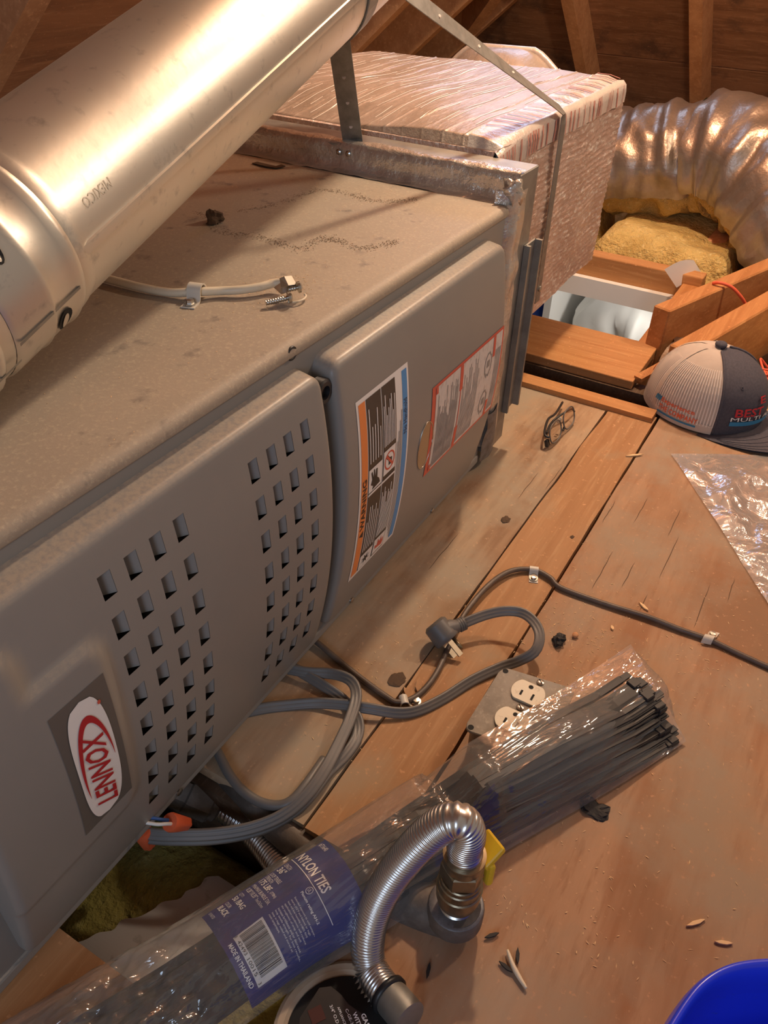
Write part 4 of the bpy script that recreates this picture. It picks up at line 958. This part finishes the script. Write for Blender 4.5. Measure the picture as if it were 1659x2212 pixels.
gp = [V((VX, VY, .108)), V((VX, VY, .120))] + [(0.336,0.1031,0.1286),(0.3355,0.1022,0.1466),(0.334,0.1052,0.16),(0.331,0.1118,0.1656),(0.327,0.1212,0.1574),(0.32,0.1307,0.1412),(0.312,0.1417,0.1141),(0.303,0.1518,0.0819),(0.293,0.1576,0.0524),(0.282,0.1579,0.0284),(0.272,0.1533,0.0098),(0.264,0.1446,0.001),(0.257,0.1313,0.0029),(0.252,0.1182,0.0065)]
obj('corrugated_tube', corrug(catmull(gp, 12), .0148, .0031, .0018, 26), 'stain', gc, True)
ce = V(gp[-1]); cd = (V(gp[-1]) - V(gp[-2])).normalized()
obj('end_sleeve', lathe(ce, cd, [(-.004, .0140), (.002, .0150), (.024, .0150), (.025, .012)], 28), 'galv_old', gc, True, 40)
obj('sleeve_gasket', lathe(ce, cd, [(-.006, .0150), (-.005, .0170), (-.001, .0170), (0, .0150)], 28, False), 'black', gc, True)
# second connector under the furnace
g2 = thing('gas_connector', (0.3377,0.4,-0.0493), 'dull corrugated gas connector coming from an iron nut beneath the furnace edge', 'gas connector')
n0 = V((0.3304,0.415,-0.0404)); n1 = V((0.3418,0.385,-0.0557)); nd = (n1 - n0).normalized()
obj('iron_nut', lathe(n0, nd, [(-.03, .0195), (0, .0195), (.002, .0215), (.028, .0215), (.031, .0190)], 6), 'iron', g2, False)
obj('iron_collar', lathe(n0, nd, [(.028, .0175), (.036, .0175), (.038, .0150)], 28), 'iron', g2, True, 40)
q2 = [n0 + nd * .030, n0 + nd * .046] + [(0.3439,0.368,-0.0594),(0.3401,0.343,-0.0586),(0.3308,0.314,-0.053),(0.3168,0.284,-0.0411),(0.3009,0.256,-0.027)]
obj('corrugated_tube', corrug(catmull(q2, 10), .0150, .0046, .0030, 24), 'stain', g2, True)
bp = obj('iron_pipe', tube([V((0.3655,0.3937,-0.02)), V((0.3409,0.3015,-0.02)), V((0.327,0.2144,-0.024))], .017, 20), 'iron', None, True, local=(0.3409,0.3015,-0.02)); tag(bp, 'dark iron pipe running beside the floor hole under the grey cord', 'pipe')

# wire nuts
def wirenut(c, d, label):
    c = V(c); d = V(d).normalized(); t = thing('wire_nut', c, label, 'wire connector', 'orange wire connectors under the furnace edge')
    vs, fs = lathe(c, d, [(0, .0085), (.003, .0092), (.012, .0085), (.0275, .0066), (.029, .0055), (.029, .0001)], 24)
    for i, v in enumerate(vs):
        k = (i % 24) % 4
        if k < 2 and i >= 48: pass
        elif i >= 48: vs[i] = c + d * (v - c).dot(d) + ((v - c) - d * (v - c).dot(d)) * .90
    obj('shell', (vs, fs), 'orange', t, True, 30)
    s_ = d.cross(V((0, 0, 1))).normalized()
    obj('wire', tube(catmull([c + d * .003 + s_ * .002, c - d * .008 + s_ * .003, c - d * .02 + s_ * .004 + V((0, .004, -.004)), c - d * .034 + V((0, .012, -.012))], 6), .0017, 8), 'whitewire', t, True)
    obj('wire', tube(catmull([c + d * .003 - s_ * .003, c - d * .010 - s_ * .003, c - d * .022 - s_ * .004 + V((0, .006, -.004)), c - d * .036 + V((0, .014, -.012))], 6), .0019, 8), 'bluewire', t, True)
wirenut((0.2685,0.372,0.027), V((0.2943,0.366,-0.0085)) - V((0.2685,0.372,0.027)), 'orange wire connector lying on the grey cord in front of the furnace')
wirenut((0.2613,0.408,-0.0079), V((.05, -.1, -.95)), 'orange wire connector hanging half hidden under the furnace door edge')

# insulation and scraps in the hole
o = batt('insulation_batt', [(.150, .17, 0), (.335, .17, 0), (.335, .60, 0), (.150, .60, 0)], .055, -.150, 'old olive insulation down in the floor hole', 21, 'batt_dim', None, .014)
def tornp(i, j): return V((.156 + .135 * i, .425 - .080 * i - .115 * j + (1 - j) * .010 * mn.noise(V((i * 9, 0, 2))) + (1 - j) * .004 * mn.noise(V((i * 40, 0, 2))), -.084 + .003 * sin(9 * i)))
o = obj('drywall_scrap', join(grid(40, 3, tornp), grid(40, 3, lambda i, j: tornp(i, j) - V((0, 0, .010)))), 'drywall', None, local=(.24, .28, -.088)); tag(o, 'white torn drywall strip on the insulation in the floor hole', 'drywall')

# the open ring with a black tag at the bottom edge
rg = thing('pipe_sleeve', (.205, .148, 0), 'tan open sleeve in the floor at the bottom edge of the bag', 'sleeve')
rc0 = V((0.2085,0.1359,0)); rr = .052
obj('sleeve_wall', lathe((rc0.x, rc0.y, -.05), (0, 0, 1), [(0, rr - .004), (.052, rr - .004), (.0545, rr - .001), (.0545, rr + .004), (.052, rr + .007), (.05, rr + .007)], 56, False), 'cardboard', rg, True, 30)
obj('dark_inside', lathe((rc0.x, rc0.y, -.05), (0, 0, 1), [(.0505, rr - .0045), (.0508, .0002)], 40, False), 'dark', rg)
tgp = [(0.2232,0.17,0.0195),(0.229,0.1625,0.0195),(0.228,0.1519,0.0195),(0.2251,0.1434,0.0195),(0.2247,0.1251,0.0195),(0.2233,0.123,0.0195),(0.2169,0.1234,0.0195),(0.1986,0.121,0.0195),(0.1756,0.1594,0.0195),(0.1969,0.1709,0.0195)]
tg = thing('hang_tag', (.20, .16, .0195), 'black tag with white lettering lying in the open sleeve beside the connector end', 'tag')
obj('tag_card', prism(tgp, (0, 0, .0012)), 'black', tg)
tO = V((0.2235,0.1305,0.021)); tU = V((0.2119,0.1132,0.021)) - tO; tV = V((0.2262,0.1287,0.021)) - tO
tmap = lambda u, v: tO + tU * u + tV * v
obj('lettering', join(text('GAS', .0, .48, .0, 1.15, tmap, True), text('WITH V', -.18, .62, -1.75, -.7, tmap, True), text('C-GE-36122', -.42, .55, -3.0, -2.3, tmap), text('APPLIANCE CONN', -.62, .5, -4.6, -4.0, tmap), text('3/4" O.D. x 1/2"', -.80, .45, -6.2, -5.4, tmap)), 'wprint', tg)
obj('red_patch', patch(-1.0, -.45, -11.5, -8.0, tmap, 2, 2), 'red_dim', tg)
cfx = obj('buried_connector', corrug(catmull([(0.2537,0.1554,-0.012),(0.2509,0.1443,-0.01),(0.2489,0.1307,-0.008),(0.2485,0.1188,-0.006)], 8), .0125, .004, .0022, 18), 'galv_old', gc, True)

# ------------------------------------------------------------------ blue bin at the lower right corner
bz = .17
rimp = [V(p) for p in [(0.2728,-0.0647,0.17),(0.2868,-0.0682,0.17),(0.304,-0.0739,0.17),(0.3192,-0.0825,0.17),(0.3319,-0.0934,0.17),(0.3413,-0.1051,0.17),(0.348,-0.1151,0.17)]]
dA = (rimp[0] - rimp[1]).normalized(); dB = (rimp[-1] - rimp[-2]).normalized()
rimp = [rimp[0] + dA * .16] + rimp + [rimp[-1] + dB * .22]
loop = rimp + [rimp[-1] + dA * .22, rimp[-1] + dA * .30 - dB * .12, rimp[0] + dA * .10 + dB * .12]
for _ in range(3):
    loop = [q for a, b in zip(loop, loop[1:] + loop[:1]) for q in (a.lerp(b, .25), a.lerp(b, .75))]
cen = sum(loop, V((0, 0, 0))) / len(loop)
bn_ = thing('plastic_bin', (cen.x, cen.y, 0), 'royal blue plastic bin cut off by the lower right corner', 'bin')
def ringl(k, z, lp=loop): return [V((cen.x + (p.x - cen.x) * k, cen.y + (p.y - cen.y) * k, z)) for p in lp]
def loft(R_, capend=True):
    n = len(R_[0]); vs = [p for r_ in R_ for p in r_]; fs = []
    for i in range(len(R_) - 1):
        for j in range(n): fs.append((i * n + j, i * n + (j + 1) % n, (i + 1) * n + (j + 1) % n, (i + 1) * n + j))
    if capend: fs.append(tuple(range((len(R_) - 1) * n, len(R_) * n)))
    return vs, fs
obj('bin_wall', join(loft([ringl(.86, bz - .014), ringl(.845, .12), ringl(.80, .02), ringl(.78, .012)]), loft([ringl(.97, bz - .006), ringl(.95, .12), ringl(.90, .01), ringl(.88, .001)])), 'blue', bn_, True, 40)
obj('rolled_rim', loft([ringl(.845, bz - .030), ringl(.838, bz - .012), ringl(.842, bz - .003), ringl(.86, bz + .003), ringl(.89, bz + .007), ringl(.925, bz + .008), ringl(.96, bz + .005), ringl(.985, bz - .001), ringl(1.0, bz - .010), ringl(1.0, bz - .022), ringl(.985, bz - .028)], False), 'blue', bn_, True)

# ------------------------------------------------------------------ trucker cap
CX, CY = 1.402, .126; FD = V((-.30, -.95, 0)).normalized(); SD = V((FD.y, -FD.x, 0))
cp_ = thing('trucker_cap', (CX, CY, 0), 'trucker cap with cream mesh back, charcoal front and embroidered lettering', 'cap')
RF, RS, HC = .106, .090, .121
def crown(phi, t, off=0):
    """phi 0 = front, t 0 rim .. 1 button"""
    th = t * pi / 2; k = (1 - t ** 2.8) ** .52 if t < 1 else 0
    f = cos(phi) * (RF + off) * k; s_ = sin(phi) * (RS + off) * k
    z = (HC + off) * (t ** .95) * (1.0 + .05 * cos(phi) * sin(pi * t)) + .004
    seam = .0012 * abs(cos(3 * phi)) ** .3 * (1 if t < .97 else 0)
    return V((CX, CY, 0)) + FD * (f * (1 + .04 * cos(phi) * sin(pi * t))) + SD * s_ + V((0, 0, z))
def cpart(name, p0, p1, m, off=0, t0=0, t1=1, nu=40, nv=24, par=None): return obj(name, grid(nu, nv, lambda i, j: crown(p0 + (p1 - p0) * i, min(.9999, t0 + (t1 - t0) * j), off)), m, par or cp_, True)
PF = R(54)
cpart('front_panels', -PF, PF, 'cap_grey')
mb = cpart('mesh_back', PF, 2 * pi - PF, 'cap_white', nu=80)
M['cap_rib'] = mat('pale_rib_cloth', (.74, .66, .60), .85)
ribs = []
for k in range(88):
    ph = PF + (2 * pi - 2 * PF) * (k + .5) / 88
    if min(abs(ph - R(120)), abs(ph - R(180)), abs(ph - R(240))) < R(3.2): continue
    ribs.append(grid(1, 8, lambda i, j: crown(ph + (i - .5) * .022 * (1 - .3 * j), .09 + .74 * j, .0014)))
tag(obj('mesh_ribs', join(*ribs), 'cap_rib', mb), kind='stuff')
for ph in (R(120), R(180), R(240)):
    obj('seam_tape', grid(2, 20, lambda i, j: crown(ph + (i - .5) * .11, .98 * j, .0014)), 'cap_white', cp_, True)
cpart('sweatband', PF, 2 * pi - PF, 'cap_white', .0014, 0, .12, 60, 3)
for sg_ in (-1, 1): obj('side_piping', tube([crown(sg_ * PF, min(.985, k / 20), .0008) for k in range(21)], .0024, 8), 'cap_grey', cp_, True)
obj('top_button', blob(crown(0, .9999) + V((0, 0, .004)), .0105, .0105, .0058, 1, .05, 16, 8), 'cap_grey', cp_, True)
def brim(i, j, dz=0):
    a = -1 + 2 * i; ph = a * R(66); base = crown(ph, .0)
    L = .088 * (max(0, 1 - abs(a) ** 2.4)) ** .6
    tip = base + FD * (L * j) + SD * (sin(ph) * .008 * j)
    return V((tip.x, tip.y, .013 + dz - .012 * abs(a) ** 1.6 + .004 * j * (1 - abs(a)) - .0 * j))
br = grid(40, 12, lambda i, j: brim(i, j)); br2 = grid(40, 12, lambda i, j: brim(i, j, -.003))
obj('brim', join(br, br2), 'cap_grey', cp_, True)
for k in range(5): obj('brim_stitching', tube([brim(.06 + .88 * i / 40, .18 + .17 * k, .0004) for i in range(41)], .0006, 5), 'cap_grey', cp_)
obj('eyelet', tube([crown(R(33) + .02 * cos(a), .66 + .015 * sin(a), .0006) for a in [2 * pi * k / 14 for k in range(15)]], .0008, 6), 'cap_grey', cp_, True)
# embroidery: phi grows to the wearer's left; the camera sees the -phi side
sgn = -1
def cm(p0, p1, t0, t1, off=.0016): return lambda u, v: crown(R(p0 + (p1 - p0) * u), t0 + (t1 - t0) * v, off)
obj('side_lettering', join(text('Experience', 0, 1, .52, .92, cm(110, 74, .085, .30, .0028), True), text('THE COMPANY', -.03, 1.12, .05, .42, cm(110, 74, .085, .30, .0028), True)), 'embr_or', cp_)
obj('side_underline', patch(-.05, 1.1, -.16, -.06, cm(110, 74, .085, .30, .0028), 14, 1), 'embr_blue', cp_)
obj('side_emblem', join(*[poly([(-.26 + .075 * k, .55), (-.20 + .075 * k, .55), (-.16 + .075 * k, .92), (-.22 + .075 * k, .92)], cm(110, 74, .085, .30, .0028)) for k in range(3)]), 'embr_blue', cp_)
obj('front_red_lettering', join(text('E', .60, .78, .62, 1.0, cm(40, -8, .285, .53, .003), True), text('BEST', .02, .72, .0, .46, cm(40, -8, .285, .53, .003), True)), 'embr_red', cp_)
obj('front_white_lettering', text('MULTI AIR', 0, 1, 0, 1, cm(42, -16, .225, .28, .003)), 'embr_white', cp_)
obj('front_blue_bar', patch(0, 1, 0, 1, cm(42, -16, .16, .218, .003), 16, 1), 'embr_blue', cp_)
obj('back_lettering', join(patch(0, .4, .1, .9, cm(172, 160, .30, .45, .003), 3, 2), patch(.6, 1, .1, .9, cm(172, 160, .30, .45, .003), 3, 2)), 'embr_or', cp_)

# ------------------------------------------------------------------ eyeglasses
eg = thing('eyeglasses', (1.1896,0.3168,0), 'black and gunmetal eyeglasses standing on the plank end with lenses down', 'eyeglasses')
a0 = V((1.122,0.3102,0.003)); a1 = V((1.2252,0.3038,0.003)); ex = (a1 - a0).normalized(); ez = V((.30 * ex.y * -1, .30 * ex.x, .95)).normalized(); WL = (a1 - a0).length
def ge(u, v): return a0 + ex * (u * WL) + ez * v
def lensrim(u0, u1): return [ge((u0 + u1) / 2 + (u1 - u0) / 2 * (abs(cos(t)) ** .75) * (1 if cos(t) > 0 else -1), .019 + .017 * (abs(sin(t)) ** .8) * (1 if sin(t) > 0 else -1)) for t in [2 * pi * k / 28 for k in range(29)]]
for (u0, u1) in ((.02, .46), (.56, 1.0)):
    lr = lensrim(u0, u1); obj('lens_rim', tube(lr, .0013, 8), 'iron', eg, True); obj('lens', (lr[:28], [tuple(range(28))]), 'lensfilm', eg)
obj('bridge', tube(catmull([ge(.46, .012), ge(.51, .008), ge(.56, .012)], 6), .0018, 8), 'black', eg, True)
obj('nose_pad', blob(ge(.48, .024) + V((.002, .006, 0)), .002, .003, .005, 1, .1), 'nylon', eg, True)
obj('nose_pad', blob(ge(.545, .024) + V((.002, .006, 0)), .002, .003, .005, 2, .1), 'nylon', eg, True)
h0 = ge(-.01, .020); h1_ = ge(1.01, .020)
tl = V((1.2637,0.3437,0.012))
obj('temple', join(tube(catmull([h0, h0 + V((.004, .010, .002)), h0.lerp(tl, .35) + V((0, .012, .006)), h0.lerp(tl, .6) + V((0, .004, .003)), tl], 6), .0021, 8)), 'black', eg, True)
obj('hinge_block', bevel(obox(h0 + V((.001, .002, -.012)), ex, ez, ex.cross(ez), .005, .006, .003), .001, 1), 'black', eg)
obj('temple', tube(catmull([h1_, h1_ + V((.006, .010, -.002)), h0.lerp(h1_, .55) + V((.012, .022, -.010)), h0.lerp(h1_, .2) + V((.010, .016, -.013))], 6), .0018, 8), 'black', eg, True)

# ------------------------------------------------------------------ clear plastic sheet at the right
c0 = [V(p) for p in [(1.2157,0.1336,0.001),(1.2696,0.0601,0.001),(1.3364,-0.0334,0.001),(1.3889,-0.1441,0.001)]]; c1 = [V(p) for p in [(1.1963,0.1179,0.001),(1.0476,0.014,0.001),(0.9109,-0.0781,0.001),(0.7685,-0.1823,0.001)]]
def shp(i, j):
    k = j * 3; a = int(min(k, 2)); f = k - a; q0 = c0[a].lerp(c0[a + 1], f); 
    r0 = c1[0].lerp(c1[1], min(1, j * 3)) if j < 1 / 3 else (c1[1].lerp(c1[2], j * 3 - 1) if j < 2 / 3 else c1[2].lerp(c1[3], min(1, j * 3 - 2)))
    e = c0[0].lerp(c1[0], i)
    left = [c1[0], c1[1], c1[2], c1[3]]
    kk = i * 3; b = int(min(kk, 2)); L_ = left[b].lerp(left[b + 1], kk - b)
    top = c0[0].lerp(c0[3], 0)
    right = c0[3].lerp(c1[3] + (c0[3] - c0[0]), i)
    p = L_.lerp(right, j) if i > 0 else c0[0].lerp(c0[3], j)
    e = min(1, min(i, 1 - i, j, 1 - j) * 10 + .12)
    p = V((p.x, p.y, .002 + e * (.007 + .012 * mn.noise(V((p.x * 22, p.y * 22, 1))) + .007 * mn.noise(V((p.x * 60, p.y * 60, 6))))))
    p.z = max(.0012, p.z); return p
o = obj('plastic_sheet', grid(70, 70, shp), 'sheetfilm', None, True, local=(1.1231,0.0018,0)); tag(o, 'crinkled clear plastic sheet spread on the floor below the cap', 'plastic sheet')

# ------------------------------------------------------------------ small debris
def chip(px, L, wd, ang, m, name, label, group=None, z=.0, cat='wood chip'):
    c = V(px); d = V((cos(ang), sin(ang), 0)); s_ = V((-sin(ang), cos(ang), 0))
    P = [c - d * L, c - d * L * .3 + s_ * wd, c + d * L * .5 + s_ * wd * .8, c + d * L, c + d * L * .2 - s_ * wd, c - d * L * .6 - s_ * wd * .7]
    o = obj(name, prism([p + V((0, 0, .0004)) for p in P], (0, 0, .0022)), m, None, local=tuple(c)); return tag(o, label, cat, group)
chip((0.8303,0.0693,0), .009, .0022, 1.0, 'chip', 'wood_chip', 'pale orange chip just beyond the brown cable')
chip((0.4495,-0.0866,0), .010, .0018, 2.4, 'chip', 'wood_chip', 'longer pale chip left above the blue bin')
chip((0.4446,-0.1122,0), .008, .0017, 2.0, 'chip', 'wood_chip', 'short pale chip nearest the blue bin rim')
chip((0.7705,0.0928,0), .004, .002, .5, 'chip', 'wood_chip', 'tiny chip between the cord loop and the bag top')
chip((1.1783,0.1841,0.001), .016, .002, 2.3, 'chip', 'wood_splinter', 'thin splinter across the plank seam near the cap')
chip((0.5579,0.257,0.002), .012, .004, .4, 'plank', 'wood_splinter', 'splintered fibre at the broken plank end by the clip')
chip((0.5401,0.2626,0.002), .010, .003, .9, 'plank', 'wood_splinter', 'second splinter at the broken plank end by the clip')
o = obj('twig', tube(catmull([V((0.3382,0.0506,0.004)), V((0.329,0.0414,0.004)), V((0.323,0.0327,0.003)), V((0.3182,0.0244,0.003))], 6), .0020, 7, rad=lambda i: .6 + .5 * sin(min(1, i / 18) * pi)), 'cream', None, True, local=(0.3287,0.0377,0)); tag(o, 'pale dry twig on the floor right of the gas connector', 'twig')
for k, (px, l_) in enumerate((((0.3391,0.041,0.001), 'blue black shred beside the pale twig'), ((0.3253,0.0463,0.001), 'small dark shred left of the pale twig'), ((0.3432,0.0675,0.001), 'dark shred right of the iron elbow'), ((0.2882,0.1022,0.001), 'charred shred between connector end and iron elbow'))):
    chip(px, .007, .0016, .4 + k, 'char', 'dark_shred', l_, None, 0, 'debris')
o = obj('charcoal_lump', blob((0.7109,0.1422,0.005), .009, .007, .006, 3, .8, 12, 8), 'char', None, False, local=(0.7135,0.1423,0)); tag(o, 'black lump on the floor above the bag', 'debris')
o = obj('pebble', blob((0.7319,0.1283,0.003), .0045, .004, .003, 5, .3, 10, 7), 'rafter', None, True, local=(0.7349,0.1288,0)); tag(o, 'small reddish pebble beside the black lump', 'debris')
o = obj('tar_blob', blob((0.5122,0.029,0.001), .010, .015, .0028, 8, 1.0, 18, 9), 'char', None, False, local=(0.5144,0.0296,0)); tag(o, 'dark crusty blob at the lower edge of the bag', 'debris')
o = obj('dirt_clump', blob((0.734,0.6543,0.421), .010, .009, .008, 6, .9, 14, 9), 'dirt', None, False, local=(0.7463,0.6654,0.4147)); tag(o, 'dark dirt clump on the dusty furnace top by the pipe', 'debris')
o = obj('sealant_flake', ribbon([V((0.9712,0.7781,0.4155)), V((0.9661,0.7532,0.4165)), V((0.968,0.7374,0.416)), V((0.9806,0.7335,0.4165))], .010, .001, up=(0, 0, 1)), 'dirt', None, False, local=(0.9716,0.7576,0.4147)); tag(o, 'curled dark flake on the furnace top near the foil tape', 'debris')
for (px, r_, l_) in (((1.0123,0.2313,0), .013, 'knot with dark rim in the plank near the glasses'),): pass
# knots and nail holes belong to the boards
kp = []
for (x, y, r_) in [(*(0.5538,0.2838,0.001)[:2], .012), (*(0.9182,0.1991,0.001)[:2], .004), (*(0.9043,0.298,0.001)[:2], .008)]:
    kp.append(blob((x, y, .0008), r_, r_ * .8, .0012, x * 9, .7, 14, 5))
obj('knot_holes', join(*kp), 'dirt', fl)
CRACKS = ((0.826, 0.921, 0.1388), (0.851, 0.914, 0.1052), (0.827, 0.923, 0.0039), (0.891, 0.939, 0.1872), (0.896, 1.005, 0.0665), (0.994, 1.073, 0.0813), (0.974, 1.042, 0.1730), (1.000, 1.076, 0.1323), (0.900, 0.954, -0.0230), (0.820, 0.857, 0.0716), (1.007, 1.088, 0.2751), (0.743, 0.839, 0.3433), (0.961, 1.047, 0.3028), (1.185, 1.265, 0.2424))
ck = []
for (xa, xb, y) in CRACKS:
    n_ = max(3, int((xb - xa) / .008)); ph = random.random() * 9
    ck.append(grid(n_, 1, lambda i, j: V((xa + (xb - xa) * i, y + .0016 * mn.noise(V((i * 4, ph, 0))) + (j - .5) * .0009 * sin(pi * min(1, max(0, i))) ** .5, .0004))))
tag(obj('cracks', join(*ck), 'dirt', fl), kind='stuff')
# sawdust and splinter crumbs
rd = random.Random(2); vs = []; fs = []
def crumb(c, L, wd, a):
    n = len(vs); d = V((cos(a), sin(a), rd.uniform(0, .3))) * L; s_ = V((-sin(a), cos(a), 0)) * wd; z = V((0, 0, wd))
    vs.extend([c - d, c + s_, c + d, c - s_, c + z * .45]); fs.extend([(n, n + 1, n + 4), (n + 1, n + 2, n + 4), (n + 2, n + 3, n + 4), (n + 3, n, n + 4)])
spots = [((0.7307,0.1537,0), .07, 260), ((0.3622,0.0541,0), .10, 260), ((0.6654,0.1708,0), .05, 120), ((0.5596,0.2733,0), .04, 60), ((0.3067,0.078,0), .05, 80), ((0.7969,-0.0271,0), .05, 50), ((0.4679,-0.0382,0), .22, 150), ((0.4597,0.2521,0), .10, 60), ((0.9531,0.166,0), .2, 60)]
for c, sp_, n_ in spots:
    for _ in range(n_):
        q = V((c[0] + rd.gauss(0, sp_), c[1] + rd.gauss(0, sp_), .0006))
        if q.x < .36 or q.x > 1.3 or q.y > .38 or (q.x < .345 and q.y > .18): continue
        crumb(q, rd.uniform(.0006, .0028), rd.uniform(.0002, .0006), rd.uniform(0, 6.3))
o = obj('sawdust', (vs, fs), 'chip', None); tag(o, 'pale sawdust crumbs scattered over the floor', 'sawdust', None, 'stuff')
vs = []; fs = []
for _ in range(420):
    q = V((rd.uniform(.30, .98), rd.uniform(.40, .75), .4150))
    if rd.random() < .5: q = V((rd.gauss(.62, .03), rd.gauss(.47, .02), .4150))
    if q.y < .40 or q.y > 1.05 or q.x > .99: continue
    crumb(q, rd.uniform(.0004, .0014), rd.uniform(.0003, .0006), rd.uniform(0, 6.3))
o = obj('dust_grains', (vs, fs), 'chip', None); tag(o, 'pale dust grains on the furnace top', 'dust', None, 'stuff')

vs = []; fs = []
for tr in ([(0.7539,0.6959,0.415),(0.7148,0.6273,0.415),(0.7246,0.5911,0.415),(0.7238,0.5543,0.415),(0.7192,0.5191,0.415),(0.7584,0.5208,0.415),(0.7654,0.5,0.415),(0.7597,0.4684,0.415),(0.7826,0.4486,0.415),(0.7992,0.446,0.415)], [(0.7875,0.6579,0.415),(0.8366,0.6374,0.415),(0.893,0.6337,0.415),(0.9211,0.6232,0.415),(0.9252,0.5819,0.415),(0.9188,0.5493,0.415),(0.9401,0.5129,0.415),(0.9613,0.5038,0.415)]):
    for p in catmull(tr, 14):
        for _ in range(9 if rd.random() < .75 else 1):
            q = V((p.x + rd.gauss(0, .005), p.y + rd.gauss(0, .0045), .4149))
            crumb(q, rd.uniform(.0005, .0016), rd.uniform(.0003, .0006), rd.uniform(0, 6.3))
o = obj('dirt_trail', (vs, fs), 'trail', None); tag(o, 'two wandering trails of brown dirt on the furnace top', 'dirt', None, 'stuff')
